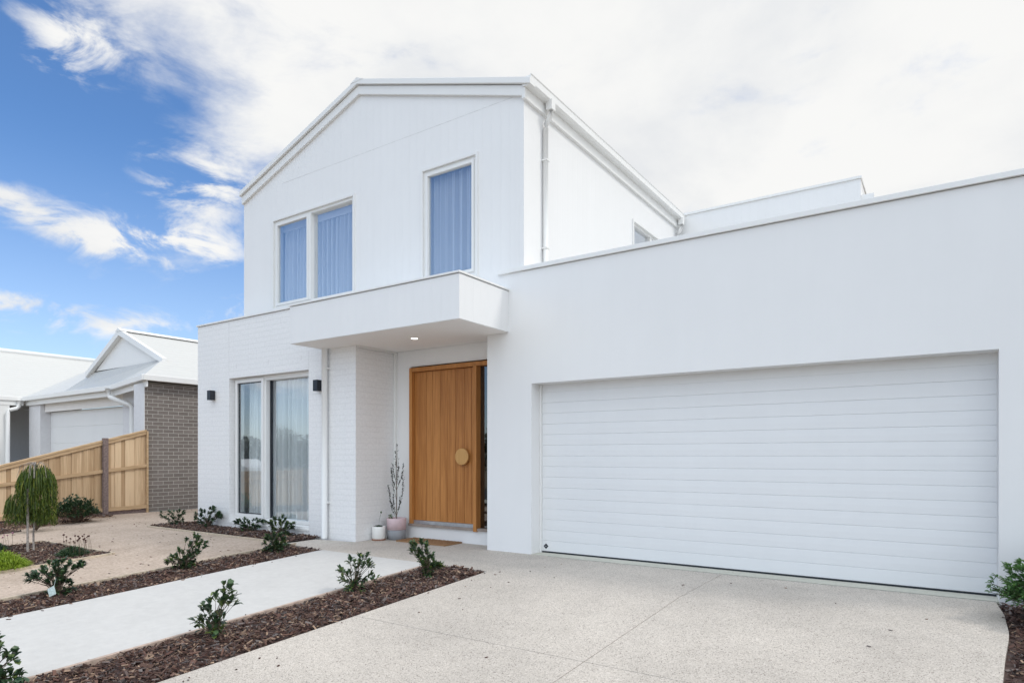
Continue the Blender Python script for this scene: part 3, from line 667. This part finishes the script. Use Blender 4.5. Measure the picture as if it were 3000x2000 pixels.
b.build('roof', M['roofw'], N)
b = MB(); b.prism([(-19.9, 3.66), (-16.45, 3.66), (AP.x+.02, 4.56)], 'y', 8.52, 8.60); b.build('gable_infill', M['trim'], N)
b = MB(); b.prism([(-20.28, 3.50), (AP.x, 4.50), (-16.12, 3.56), (-16.12, 3.70), (AP.x, 4.66), (-20.28, 3.64)], 'y', 8.40, 8.518)
b.build('barge_board', M['trim'], N)
b = MB(); b.prism([(AP.x-.16, AP.z-.03), (AP.x, AP.z+.055), (AP.x+.16, AP.z-.03)], 'y', 8.39, 20); b.build('ridge_cap', M['trim'], N); MB().tube([(-28.2, 1, 5.06), (-28.2, 12.4, 5.06)], .09, 8).build('ridge_cap', M['trim'], N)
b = MB(); b.tube([(-18.0, 7.98, 3.02), (-18.0, 8.0, 2.84), (-17.95, 8.02, 2.79), (-17.4, 8.24, 2.58), (-17.35, 8.27, 2.52), (-17.35, 8.28, 0)], .06, 10); b.build('downpipe', M['trim'], N)
b = MB(); b.tube([(-23.93, 8.05, 3.0), (-23.93, 8.05, 2.80), (-23.93, 7.98, 2.74), (-23.93, 7.80, 2.68), (-23.93, 7.76, 2.6), (-23.93, 7.76, 0)], .06, 10); b.build('downpipe', M['trim'], N)

# ------------------------------------------------------------------ timber fence
F = thing('timber_fence', 'raked timber paling fence running down from the grey brick wall', 'fence', (NX, 6, 0))
def ftop(y): return 1.10+(y-4.8)*.284 if y > 4.0 else .873
def fy(y, t): return y
rnd = random.Random(3); b = MB(); y = 7.49; k = 0
while y > -2.0:
    w_ = .10; xo = NX+.03+(.016 if k % 2 else 0); wd = .127
    y1, y0_ = y, y-wd; zt1, zt0 = ftop(y1)-.03, ftop(y0_)-.03
    xa, xb = xo, xo+.014
    zb = GZ(y0_, .07)
    b.add([(xa, y0_, zb), (xb, y0_, zb), (xb, y1, zb), (xa, y1, zb), (xa, y0_, zt0), (xb, y0_, zt0), (xb, y1, zt1), (xa, y1, zt1)],
          [(0, 3, 2, 1), (4, 5, 6, 7), (0, 1, 5, 4), (1, 2, 6, 5), (2, 3, 7, 6), (3, 0, 4, 7)])
    y -= wd-.022+rnd.uniform(-.004, .004); k += 1
b.build('palings', M['paling'], F)
def railrun(z0f, z1f, x0, x1, name, mt):
    b = MB(); ys = [7.495, 4.0, -2.0]
    for a, c in zip(ys[:-1], ys[1:]):
        b.add([(x0, a, z0f(a)), (x1, a, z0f(a)), (x1, c, z0f(c)), (x0, c, z0f(c)), (x0, a, z1f(a)), (x1, a, z1f(a)), (x1, c, z1f(c)), (x0, c, z1f(c))],
              [(0, 1, 2, 3), (7, 6, 5, 4), (4, 5, 1, 0), (5, 6, 2, 1), (6, 7, 3, 2), (7, 4, 0, 3)])
    return b.build(name, mt, F)
railrun(lambda y: ftop(y)-.035, lambda y: ftop(y), NX-.03, NX+.105, 'capping', M['rail'])
railrun(lambda y: ftop(y)-.10, lambda y: ftop(y)-.036, NX+.061, NX+.092, 'rail', M['rail'])
mid = lambda y: (1.02+(y-7.5)*.058) if y > 4 else .58
railrun(mid, lambda y: mid(y)+.07, NX+.061, NX+.10, 'rail', M['rail'])
railrun(lambda y: GZ(y, .09), lambda y: GZ(y, .17), NX+.061, NX+.10, 'rail', M['rail'])
railrun(lambda y: GZ(y, -.05), lambda y: GZ(y, .088), NX+.03, NX+.055, 'plinth_board', M['post'])
for y in (6.62, 4.2, 1.8, -.6):
    zt = ftop(y)+.04
    b = MB(); b.box(NX+.062, NX+.150, y-.05, y+.05, -.4, zt); b.build('post', M['post'], F, bevel=.004)
b = MB(); b.box(NX+.002, NX+.11, 7.4965, 7.53, -.2, ftop(7.5)-.03); b.build('end_batten', M['rail'], F)

# ------------------------------------------------------------------ plants
RT = Vector((.8295, .5585, 0)); FW = Vector((-.5585, .8295, 0)); UP = Vector((0, 0, 1))
def add_leaf(b, p, d, l, w_, up=UP, fold=.18, curl=.15):
    d = d.normalized(); s_ = d.cross(up)
    if s_.length < .05: s_ = d.cross(Vector((1, 0, 0)))
    s_.normalize(); n = s_.cross(d).normalized()
    def q(t, a, h): return p+d*(l*t)+s_*(w_*a)+n*(h*l)
    vs = [q(0, 0, 0), q(.4, -.33, fold*.4), q(.74, -.5, fold*.5-curl*.4), q(1, 0, -curl), q(.74, .5, fold*.5-curl*.4), q(.4, .33, fold*.4), q(.42, 0, 0), q(.76, 0, -curl*.5)]
    b.add(vs, [(0, 6, 1), (6, 7, 2, 1), (7, 3, 2), (0, 5, 6), (5, 4, 7, 6), (4, 3, 7)], True)
def shrub(name, label, base, clusters, leaf=.05, per=8, mt='leaf', flowers=0, spread=.07, seed=1, cat='shrub', group='young shrubs planted in the mulch beds', low=0, stem_r=.0045, k=1.0, depthk=.32, dense=.6, lw=(.5, .66), dsp=.55):
    rnd = random.Random(seed); B0 = Vector((base[0], base[1], GZ(base[1], base[2] if len(base) > 2 else 0.0)))
    t = thing(name, label, cat, B0, group); fb = MB(); sb = MB(); tops = []
    W_ = max(abs(c[0]) for c in clusters)*k
    clusters = list(clusters)+[(x+rnd.uniform(-.03, .03), z-rnd.uniform(.0, .05)) for x, z in clusters if rnd.random() < dense]
    for cx, cz in clusters:
        cx *= k; cz *= k
        dd = rnd.uniform(-1, 1)*max(.03, W_*dsp)
        c = B0+RT*cx+UP*max(.015, cz)+FW*dd; tops.append((c, cz))
        m1 = B0+(c-B0)*.45+RT*rnd.uniform(-.03, .03)+UP*.02-(RT*cx+FW*dd)*.18; s0 = B0+RT*rnd.uniform(-.015, .015)
        sb.tube([s0-UP*.03, m1, c], [stem_r, stem_r*.7, stem_r*.35], 6)
        out_ = (c-m1).normalized()
        for j in range(int(per*1.9)):
            th = rnd.uniform(0, 6.28); a = rnd.uniform(.25, 1.25)
            s1 = out_.cross(Vector((.3, .2, .9))).normalized(); s2 = out_.cross(s1)
            d = out_*math.cos(a)+(s1*math.cos(th)+s2*math.sin(th))*math.sin(a); d.z += .15
            l = leaf*rnd.uniform(.7, 1.15); pp = c-out_*rnd.uniform(0, leaf*1.1)
            add_leaf(fb, pp, d, l, l*rnd.uniform(*lw), curl=rnd.uniform(0, .2))
    for j in range(low):
        a = rnd.uniform(0, 6.28); r_ = abs(rnd.gauss(0, .035)); p = B0+Vector((math.cos(a)*r_, math.sin(a)*r_, rnd.uniform(.0, .07)))
        add_leaf(fb, p, Vector((math.cos(a), math.sin(a), rnd.uniform(.1, 1.2))), leaf*.7, leaf*.28)
    sb.build('stems', M['stem'], t); fb.build('foliage', M[mt], t)
    if flowers:
        tops.sort(key=lambda q: -q[1])
        for c, _ in tops[:flowers]:
            pb = MB()
            for h in range(3):
                cc = c+Vector((rnd.uniform(-.015, .015), rnd.uniform(-.015, .015), leaf*.35+rnd.uniform(0, .015)))
                for j in range(5):
                    th = j*1.2566+h; add_leaf(pb, cc, Vector((math.cos(th), math.sin(th), .45)), .013, .012, fold=.05)
            pb.build('flower', M['petal'], t)
    return t
C_front = [(.057,.412),(.097,.426),(.138,.416),(.077,.378),(.152,.388),(.067,.331),(.108,.337),(.145,.341),(.169,.331),(.077,.297),(.131,.3),(.179,.28),(-.035,.324),(.006,.337),(-.042,.276),(-.12,.249),(-.069,.263),(-.079,.222),(-.096,.188),(-.117,.161),(-.161,.13),(-.106,.141),(-.072,.103),(-.14,.069),(-.004,.178),(.019,.185),(.053,.178),(-.038,.144),(.036,.144),(.074,.141),(-.001,.1),(.03,.076),(.057,.1),(.009,.042),(.036,.059),(-.018,.059)]
C_mid = [(-.075,.294),(-.023,.346),(.054,.359),(.132,.359),(.171,.307),(.003,.242),(.08,.255),(.145,.255),(-.049,.191),(.041,.165),(-.14,.23),(-.127,.204),(-.023,.113),(.067,.139),(.184,.191),(.197,.165),(.132,.139),(-.14,.126),(-.101,.087),(.003,.061),(-.075,.036),(.067,.036),(.106,.01),(.02,.30),(.09,.32)]
C_tip = [(-.168,.361),(-.126,.375),(-.056,.389),(-.014,.361),(-.154,.305),(-.084,.305),(0,.291),(-.112,.249),(-.042,.235),(.028,.249),(.07,.235),(-.07,.193),(0,.179),(.07,.165),(.126,.151),(-.028,.123),(.042,.109),(.014,.053),(-.042,.081),(.028,.025),(.154,.137),(.084,.109)]
C_b2 = [(.092,.404),(.169,.404),(.138,.342),(.216,.327),(.061,.311),(.123,.265),(.2,.249),(-.079,.249),(-.033,.218),(.045,.218),(.107,.187),(-.11,.171),(-.188,.109),(-.157,.125),(-.064,.125),(.014,.125),(.076,.109),(-.079,.063),(-.017,.032),(.045,.047),(.107,.078),(.232,.311),(.01,.08),(-.04,.1),(.06,.15)]
C_b1 = [(-.299,.189),(-.264,.158),(-.219,.189),(-.193,.234),(-.255,.22),(-.175,.26),(-.131,.278),(-.148,.234),(-.108,.251),(-.086,.225),(-.042,.314),(-.019,.349),(.025,.358),(.07,.349),(.114,.358),(.136,.322),(.092,.314),(.047,.305),(.003,.291),(.025,.256),(.07,.26),(.114,.269),(.158,.278),(.203,.291),(.247,.318),(.203,.322),(.003,.234),(.047,.202),(.092,.189),(-.086,.18),(-.064,.145),(-.019,.158),(.003,.114),(-.064,.091),(.047,.136),(.092,.136),(.114,.091),(.136,.047),(.07,.047),(-.019,.056)]
C_h4 = [(-.263,.242),(-.195,.256),(-.114,.256),(-.02,.269),(.074,.269),(.155,.269),(-.222,.189),(-.128,.189),(-.263,.162),(.02,.189),(.114,.215),(-.168,.121),(-.061,.135),(.047,.121),(.114,.121),(-.088,.054),(-.007,.054),(.074,.067)]
C_h5 = [(-.147,.301),(-.04,.342),(.054,.368),(.147,.382),(.174,.328),(.067,.288),(-.04,.261),(-.147,.234),(.201,.275),(.281,.288),(.308,.288),(.134,.234),(.04,.208),(-.067,.181),(-.161,.141),(.174,.194),(.255,.234),(.094,.141),(-.013,.114),(-.107,.087),(.04,.06),(-.04,.06)]
C_h6 = [(-.23,.192),(-.166,.23),(-.102,.243),(-.026,.218),(.051,.205),(.128,.23),(.192,.205),(.256,.205),(-.102,.166),(-.013,.141),(.077,.141),(.154,.141),(.218,.128),(-.064,.09),(.026,.064),(.128,.064)]
C_h7 = [(-.235,.258),(-.164,.293),(-.094,.317),(-.023,.329),(.047,.293),(.141,.247),(.188,.223),(-.211,.188),(-.129,.223),(-.047,.247),(.023,.211),(.106,.176),(.176,.153),(-.188,.117),(-.094,.141),(0,.117),(.094,.094),(.141,.07),(-.047,.059)]
C_b3 = [(-.088,.229),(-.01,.249),(.068,.239),(-.127,.181),(-.049,.181),(.029,.181),(.107,.19),(-.146,.122),(-.068,.112),(.01,.122),(.098,.122),(.146,.132),(-.127,.054),(-.039,.054),(.049,.063),(.117,.073),(-.088,.015),(.068,.015),(.127,.181)]
C_bl = [(.032,.302),(.057,.319),(.048,.247),(.099,.297),(.071,.205),(.112,.219),(.129,.21),(.154,.188),(.082,.118),(.11,.085),(.138,.096),(.182,.096),(.204,.085),(.227,.085),(.068,.057),(.11,.052),(-.002,.33),(-.029,.247),(-.016,.163),(.009,.274),(-.002,.107)]
shrub('hawthorn_shrub', 'leggy broad leaved shrub nearest the camera in the driveway bed, open gap between its branches', (-4.73, 2.868), C_front, .060, 4, seed=11, low=14, dense=.0, lw=(.6, .76), dsp=.22, stem_r=.0035)
shrub('hawthorn_shrub', 'middle shrub of the driveway bed, upright with reddish tips', (-4.862, 4.408), C_mid, .052, 7, seed=12, low=16, dense=.4)
shrub('hawthorn_shrub', 'shrub at the pointed end of the driveway bed in front of the doormat', (-4.62, 5.226), C_tip, .052, 10, dense=.8, dsp=.4, seed=13, flowers=2, low=14)
b1 = shrub('hawthorn_shrub', 'wide shrub with a white plant tag at its foot', (-7.532, 2.854), C_b1, .044, 11, 'leafd', dsp=.35, seed=14, low=10)
shrub('hawthorn_shrub', 'leaning shrub with white flowers in the bed left of the pale path', (-7.511, 4.175), C_b2, .05, 10, seed=15, dense=1.0, dsp=.4, flowers=8, low=16)
shrub('hawthorn_shrub', 'dense low shrub at the house end of the bed left of the path', (-7.471, 5.40), C_b3, .05, 14, seed=16, low=20)
shrub('hawthorn_shrub', 'sparse vase shaped shrub beside the grey brick wall at the tip of the window bed', (-11.75, 6.40), C_h4, .045, 9, 'leafd', dense=1.0, seed=17)
shrub('hawthorn_shrub', 'dark rounded shrub against the corner of the white brick wing', (-10.83, 6.42), C_h5, .048, 14, 'leafd', dense=1.0, seed=18, k=.96)
shrub('hawthorn_shrub', 'spreading shrub under the left half of the tall window', (-9.60, 6.40), C_h6, .046, 13, 'leafd', dense=1.0, seed=19, k=.95)
shrub('hawthorn_shrub', 'flowering shrub under the right half of the tall window', (-8.66, 6.38), C_h7, .05, 13, dense=1.0, seed=20, flowers=5, k=.97)
shrub('hawthorn_shrub', 'shrub cut off by the lower left edge of the picture beside the pale path', (-5.07, 1.55), C_bl, .06, 5, seed=21, low=10, stem_r=.007, lw=(.58, .74), dense=.0, dsp=.3)
# plant tag hanging in the wide shrub
tb = MB(); P0 = Vector((-7.532, 2.854, GZ(2.854)))-FW*.14
v = [P0+RT*a+UP*z for a, z in ((.007, .088), (.028, .012), (.096, .040), (.074, .125))]
tb.add(v+[q+FW*.003 for q in v], [(0, 1, 2, 3), (7, 6, 5, 4), (0, 4, 5, 1), (1, 5, 6, 2), (2, 6, 7, 3), (3, 7, 4, 0)])
tb.tube([P0+RT*.075+UP*.12+FW*.002, P0+RT*.06+UP*.19+FW*.05], .0015, 5)
tag(tb.build('plant_tag', M['tagm'], loc=P0), 'small pale plant tag hanging in the wide dark shrub', 'plant tag')

# weeping standard
def weeping():
    rnd = random.Random(31); B0 = Vector((-10.97, 3.90, GZ(3.9)))
    t = thing('weeping_tree', 'small weeping standard tree with drooping green crown tied to a stake', 'tree', B0)
    b = MB(); b.tube([B0-UP*.05-RT*.035, B0+UP*.25-RT*.04, B0+UP*.45-RT*.015, B0+UP*.9+RT*.005, B0+UP*1.24], [.014, .013, .013, .012, .008], 8); b.build('trunk', M['stake'], t)
    b = MB(); b.tube([B0-UP*.05+RT*.02-FW*.19, B0+UP*.90+RT*.03-FW*.20], .016, 8); b.build('stake', M['stake'], t)
    b = MB()
    for cen, rx, top, bot, n in ((RT*.01, .235, 1.27, .43, 1250), (RT*-.225-FW*.04, .15, .86, .36, 480), (RT*.09+FW*.06, .13, .66, .36, 240)):
        for i in range(n):
            a = rnd.uniform(0, 6.28); rr = rnd.random()**.38; o_ = Vector((math.cos(a), math.sin(a), 0)); r_ = rx*rr
            zt = top-.34*(top-bot)*(1-math.sqrt(max(0, 1-(.97*rr)**2)))-rnd.uniform(0, .04); zb = max(bot+rnd.uniform(0, .22)+.10*(1-rr), zt-rnd.uniform(.15, .42))
            zt2 = zt-rnd.random()*max(0, (zt-zb)*.5) if rnd.random() < .5 else zt
            if rnd.random() < .55: zt2, zb = zt-rnd.random()*(zt-bot)*.6, 0; zb = max(bot+rnd.uniform(0, .08), zt2-rnd.uniform(.12, .3))
            wig = rnd.uniform(-.03, .055)
            p0 = B0+cen+UP*zt2+o_*r_*.93; p1 = B0+cen+UP*((zt2*2+zb)/3)+o_*(r_+.012); p2 = B0+cen+UP*zb+o_*(r_*(.97)+wig)
            wv = Vector((rnd.uniform(-1, 1), rnd.uniform(-1, 1), 0)).normalized()*.0034
            b.add([p0-wv, p0+wv, p1-wv*1.2, p1+wv*1.2, p2], [(0, 1, 3, 2), (2, 3, 4)], True)
            for j in range(3):
                c = p1.lerp(p2, rnd.random()); d = Vector((rnd.uniform(-.45, .45), rnd.uniform(-.45, .45), -1)).normalized()*rnd.uniform(.03, .06)
                w2 = Vector((rnd.uniform(-1, 1), rnd.uniform(-1, 1), 0)).normalized()*.003
                b.add([c-w2, c+w2, c+d*.6+w2*1.2, c+d, c+d*.6-w2*1.2], [(0, 1, 2, 3, 4)], True)
    b.build('crown', M['weep'], t)
    b = MB()
    for i in range(14):
        a = rnd.uniform(0, 6.28); o_ = Vector((math.cos(a), math.sin(a), 0)); r_ = rnd.uniform(.1, .2)
        b.tube([B0+UP*1.2, B0+UP*1.275+o_*r_*.4, B0+UP*1.23+o_*r_, B0+UP*1.05+o_*r_*1.25], [.005, .004, .003, .002], 5)
    b.build('branches', M['stake'], t)
weeping()

def mound(name, label, base, r_, h, n, mt, bl, cat='grass clump', seed=1, w_=.006, droop=.5):
    rnd = random.Random(seed); B0 = Vector((base[0], base[1], GZ(base[1]))); b = MB()
    for i in range(n):
        a = rnd.uniform(0, 6.28); rr = math.sqrt(rnd.random()); o_ = Vector((math.cos(a), math.sin(a), 0))
        s0 = B0+o_*r_*rr*.75+UP*(h*.75*(1-rr**2)*rnd.random()); tip = s0+o_*bl*rnd.uniform(.2, .9)*rr+Vector((rnd.gauss(0, bl*.25), rnd.gauss(0, bl*.25), bl*rnd.uniform(.5, 1)*(1-.35*rr)))
        m_ = s0.lerp(tip, .55)+UP*bl*.12; tip -= UP*bl*droop*rnd.random()
        wv = Vector((rnd.uniform(-1, 1), rnd.uniform(-1, 1), 0)).normalized()*w_
        b.add([s0-wv*.6, s0+wv*.6, m_-wv, m_+wv, tip], [(0, 1, 3, 2), (2, 3, 4)], True)
    t = thing(name, label, cat, B0); b.build('foliage', M[mt], t); return t, B0, rnd
mound('grass_clump', 'bright lime green tufted mound at the left edge', (-9.72, 3.10), .30, .24, 2600, 'lime', .13, seed=41, w_=.004)
def flowerclump(label, base, r_, h, n, heads, hm, hcol, seed, hs):
    t, B0, rnd = mound('thrift_clump', label, base, r_, h, n, 'leafd', .07, 'flowering clump', seed, .005, .3)
    for i in range(heads):
        sb = MB(); hb = MB()
        p = B0+RT*rnd.uniform(-.8, 1.0)*r_+FW*rnd.uniform(-.6, .6)*r_; q = p+UP*rnd.uniform(*hs)+RT*rnd.uniform(-.05, .06)
        sb.tube([p, p.lerp(q, .5)+RT*.006, q], .0018, 4)
        rr = rnd.uniform(.010, .016); hb.lathe([(rr*.3, q.z-rr*.8), (rr, q.z-.2*rr), (rr*.9, q.z+rr*.5), (rr*.2, q.z+rr*.8)], q.x, q.y, 8)
        st_ = sb.build('stalk', M['stem'], t); hb.build('flower_head', M[hcol], st_)
flowerclump('low dark clump with dry brown seed heads on stalks', (-9.93, 3.96), .23, .13, 1500, 22, 0, 'seed', 51, (.18, .28))
flowerclump('low dark clump with pink flower heads behind the lime mound', (-11.45, 3.55), .22, .13, 1200, 7, 0, 'pink', 52, (.2, .27))
def bush(name, label, base, rx, h, n, leaf, mt, seed, cat='shrub', z0=.05, aspect=.42, group=None):
    rnd = random.Random(seed); B0 = Vector((base[0], base[1], GZ(base[1]))); t = thing(name, label, cat, B0, group); fb = MB(); sb = MB()
    for i in range(n):
        a = rnd.uniform(0, 6.28); ph = math.acos(1-rnd.random()*.95); rr = rnd.uniform(.45, 1)**.5
        lump = 1+.22*noise.noise(Vector((math.cos(a)*2, math.sin(a)*2, ph*2+seed)))*1.6
        c = B0+Vector((math.cos(a)*math.sin(ph)*rx*rr*lump, math.sin(a)*math.sin(ph)*rx*rr*lump, z0+(h-z0)*(math.cos(ph)*.8+.2)*rr*lump*.95))
        if i % 3 == 0: sb.tube([B0, B0.lerp(c, .5)+UP*.03, c], [.006, .004, .002], 5)
        o_ = (c-B0).normalized()
        for j in range(6):
            d = o_+Vector((rnd.gauss(0, .6), rnd.gauss(0, .6), rnd.gauss(.2, .5))); l = leaf*rnd.uniform(.6, 1.1); add_leaf(fb, c, d, l, l*aspect)
    sb.build('stems', M['stem'], t); fb.build('foliage', M[mt], t); return t
bush('round_shrub', 'dense dark round shrub in front of the timber fence', (-13.95, 5.62), .36, .46, 620, .06, 'leafd', 61, aspect=.34)
bush('sapling', 'light green leafy sapling between weeping tree and timber fence', (-13.35, 4.75), .24, .5, 90, .075, 'fresh', 62, 'sapling', aspect=.6)
bush('fern_shrub', 'fine leaved green shrub spilling over the right end of the garage door', (.84, 6.40), .52, .60, 1600, .05, 'fern', 63, aspect=.35)
bush('fern_shrub', 'lower green plant cut off by the right edge of the picture', (.80, 5.55), .26, .34, 420, .05, 'fern', 64, aspect=.35)
bush('sprout', 'tiny yellow green sprout at the edge of the driveway', (.44, 5.0), .04, .05, 10, .03, 'fresh', 65, 'seedling')

# ------------------------------------------------------------------ pots and doormat
def pots():
    cx, cy = -6.985, 7.20
    t = thing('planter_pot', 'two tone pot, pink above grey, holding a thin olive tree', 'plant pot', (cx, cy, 0))
    MB().lathe([(.112, 0), (.138, .008), (.145, .15)], cx, cy, 48).build('pot_base', M['pot_grey'], t)
    MB().lathe([(.145, .1505), (.15, .318), (.148, .326), (.138, .326), (.136, .30), (.134, .16)], cx, cy, 48).build('pot_rim', M['pot_pink'], t)
    MB().lathe([(.12, .28), (.1345, .302)], cx, cy, 30).build('soil', M['soil'], t)
    o = thing('olive_tree', 'thin young olive tree with tiny grey leaves growing in the pink pot', 'potted tree', (cx, cy, .3)); rnd = random.Random(71)
    sb = MB(); fb = MB(); B0 = Vector((cx, cy, .30)); top = B0+Vector((.01, .0, 1.15))
    stem = [B0, B0+Vector((.004, 0, .4)), B0+Vector((-.006, 0, .8)), top]; sb.tube(stem, [.007, .006, .004, .0015], 7)
    br = [(.05, -.115, .50, 34), (.05, .115, .60, 30), (.04, -.05, .35, 14), (.05, .06, .33, 14), (.30, -.06, .72, 14), (.45, -.085, .76, 22), (.45, .10, .82, 22), (.5, .04, .8, 12), (.55, -.05, .85, 14), (.6, .03, .95, 8), (.75, -.02, 1.02, 8), (.02, -.09, .3, 10), (.8, .02, 1.12, 5)]
    for z0, dx_, z1, n in br:
        p0 = B0+UP*z0; p2 = B0+RT*dx_+FW*rnd.uniform(-.08, .04)+UP*z1; p1 = p0.lerp(p2, .5)+RT*dx_*.25
        sb.tube([p0, p1, p2], [.003, .002, .001], 5)
        for j in range(int(n*1.9)):
            f = rnd.uniform(.2, 1.05); c = p0.lerp(p1, f*2) if f < .5 else p1.lerp(p2, f*2-1)
            d = (p2-p0).normalized()+Vector((rnd.gauss(0, .6), rnd.gauss(0, .6), rnd.gauss(0, .4))); add_leaf(fb, c, d, rnd.uniform(.028, .045), .016, curl=.05)
    sb.build('stem', M['stem'], o); fb.build('leaves', M['leafo'], o)
    fb = MB()
    for j in range(40):
        a = rnd.uniform(0, 6.28); c = Vector((cx-.085+rnd.uniform(-.03, .03), cy-.04+rnd.uniform(-.03, .03), .31+rnd.uniform(0, .06))); add_leaf(fb, c, Vector((math.cos(a), math.sin(a), .6)), .028, .02)
    fb.build('ground_cover', M['fresh'], o)
    cx, cy = -7.13, 6.97
    t = thing('planter_pot', 'small white cylinder pot on a terracotta saucer', 'plant pot', (cx, cy, 0))
    MB().lathe([(.085, 0), (.10, .004), (.105, .018), (.09, .018)], cx, cy, 40).build('saucer', M['terra'], t)
    MB().lathe([(.088, .019), (.098, .03), (.10, .205), (.098, .21), (.09, .21), (.088, .18)], cx, cy, 40).build('pot', M['pot_white'], t)
    MB().lathe([(.08, .17), (.089, .185)], cx, cy, 30).build('soil', M['soil'], t)
    s_ = thing('succulent', 'small dark succulent with one budding stalk in the white pot', 'succulent', (cx, cy, .19)); b = MB()
    for j in range(60):
        a = rnd.uniform(0, 6.28); add_leaf(b, Vector((cx+.04*math.cos(a)*rnd.random(), cy+.04*math.sin(a)*rnd.random(), .185)), Vector((math.cos(a), math.sin(a), rnd.uniform(.5, 2))), .05, .02)
    b.tube([(cx, cy, .19), (cx+.01, cy, .3), (cx+.03, cy+.02, .42)], .0018, 5); b.lathe([(.003, .405), (.013, .415), (.012, .43), (.003, .438)], cx+.03, cy+.02, 8); b.build('rosette', M['leafd'], s_)
pots()
b = MB(); rnd = random.Random(8); b.box(-6.80, -5.86, 7.00, 7.40, .001, .018)
for k in range(2600):
    x = rnd.uniform(-6.80, -5.86); y = rnd.uniform(7.0, 7.4); b.add([(x-.004, y, .017), (x+.004, y, .017), (x+rnd.uniform(-.006, .006), y+rnd.uniform(-.006, .006), .028)], [(0, 1, 2)])
tag(b.build('doormat', M['coir'], loc=(-6.33, 7.2, 0)), 'brown coir doormat lying in front of the entry step', 'doormat')

# ------------------------------------------------------------------ across the street (seen in the glass)
def tree(name, label, x, y, h, r_, n, seed, leaf=.16):
    rnd = random.Random(seed); z0 = GZ(y, -.06); t = thing(name, label, 'tree', (x, y, z0)); tb = MB(); fb = MB()
    tb.tube([(x, y, z0-.1), (x+.1, y, z0+h*.3), (x, y, z0+h*.55)], [.16, .12, .07], 8)
    cl = []
    for i in range(16):
        a = rnd.uniform(0, 6.28); q = Vector((x+math.cos(a)*r_*rnd.uniform(.2, .85), y+math.sin(a)*r_*rnd.uniform(.2, .85), z0+h*rnd.uniform(.45, .95))); cl.append(q)
        tb.tube([(x+.05, y, z0+h*rnd.uniform(.28, .5)), Vector((x, y, z0+h*.45)).lerp(q, .6), q], [.05, .03, .012], 5)
    for i in range(n):
        q = rnd.choice(cl)+Vector((rnd.gauss(0, r_*.2), rnd.gauss(0, r_*.2), rnd.gauss(0, h*.06))); add_leaf(fb, q, Vector((rnd.gauss(0, 1), rnd.gauss(0, 1), rnd.gauss(-.3, .6))), leaf, leaf*.35)
    tb.build('trunk', M['stem'], t); fb.build('crown', M['treeleaf'], t)
tree('street_tree', 'open crowned gum tree across the street, reflected in the entry sidelight', -15, -13, 6.5, 2.4, 5000, 81)
tree('street_tree', 'smaller tree far down the street, reflected in the tall window', -62, -32, 4.8, 2.2, 2500, 82, .25)
def hedge():
    rnd = random.Random(83); b = MB()
    for i in range(9000):
        x = rnd.uniform(-130, -30); y = -44-rnd.random()*6; h = 3.4+1.1*noise.noise(Vector((x*.2, 0, 0)))+.5*noise.noise(Vector((x*.9, 2, 0)))
        add_leaf(b, Vector((x, y, rnd.uniform(-.4, h))), Vector((rnd.gauss(0, 1), rnd.gauss(0, 1), rnd.gauss(.5, .7))), .9, .5)
    tag(b.build('far_bushland', M['treeleaf']), 'belt of dark bushland beyond the street', kind='stuff')
hedge()
O = thing('opposite_house', 'low house with charcoal roof far across the street', 'house', (-80, -62, 0))
b = MB(); b.box(-92, -66, -68, -56, -.4, 2.6); b.build('wall', M['pillar'], O)
b = MB(); b.add([(-93, -55.4, 2.6), (-65, -55.4, 2.6), (-65, -68.6, 2.6), (-93, -68.6, 2.6), (-87, -62, 5.0), (-71, -62, 5.0)], [(0, 1, 5, 4), (1, 2, 5), (2, 3, 4, 5), (3, 0, 4), (0, 3, 2, 1)]); b.build('roof', M['darkroof'], O)
K = thing('parked_car', 'white car parked across the street', 'car', (-40, -12.6, -.385))
def car():
    x, y, z = -40, -12.6, -.385
    pr = [(-2.1, .35), (-2.15, .75), (-2.0, .88), (-1.1, .98), (-.45, 1.42), (.9, 1.44), (1.65, 1.02), (2.1, .92), (2.15, .45), (2.1, .32)]
    MB().prism([(x+a, z+c) for a, c in pr], 'y', y-.86, y+.86, False).build('body', M['carpaint'], K, bevel=.06)
    MB().prism([(x+a, z+c) for a, c in ((-.95, 1.0), (-.42, 1.35), (.85, 1.37), (1.4, 1.02))], 'y', y-.87, y+.87).build('side_window', M['carglass'], K)
    for a in (-1.35, 1.35):
        for s_ in (-1, 1):
            MB().tube([(x+a, y+s_*.74, z+.31), (x+a, y+s_*.89, z+.31)], .31, 20, smooth=False).build('wheel', M['tyre'], K)
car()
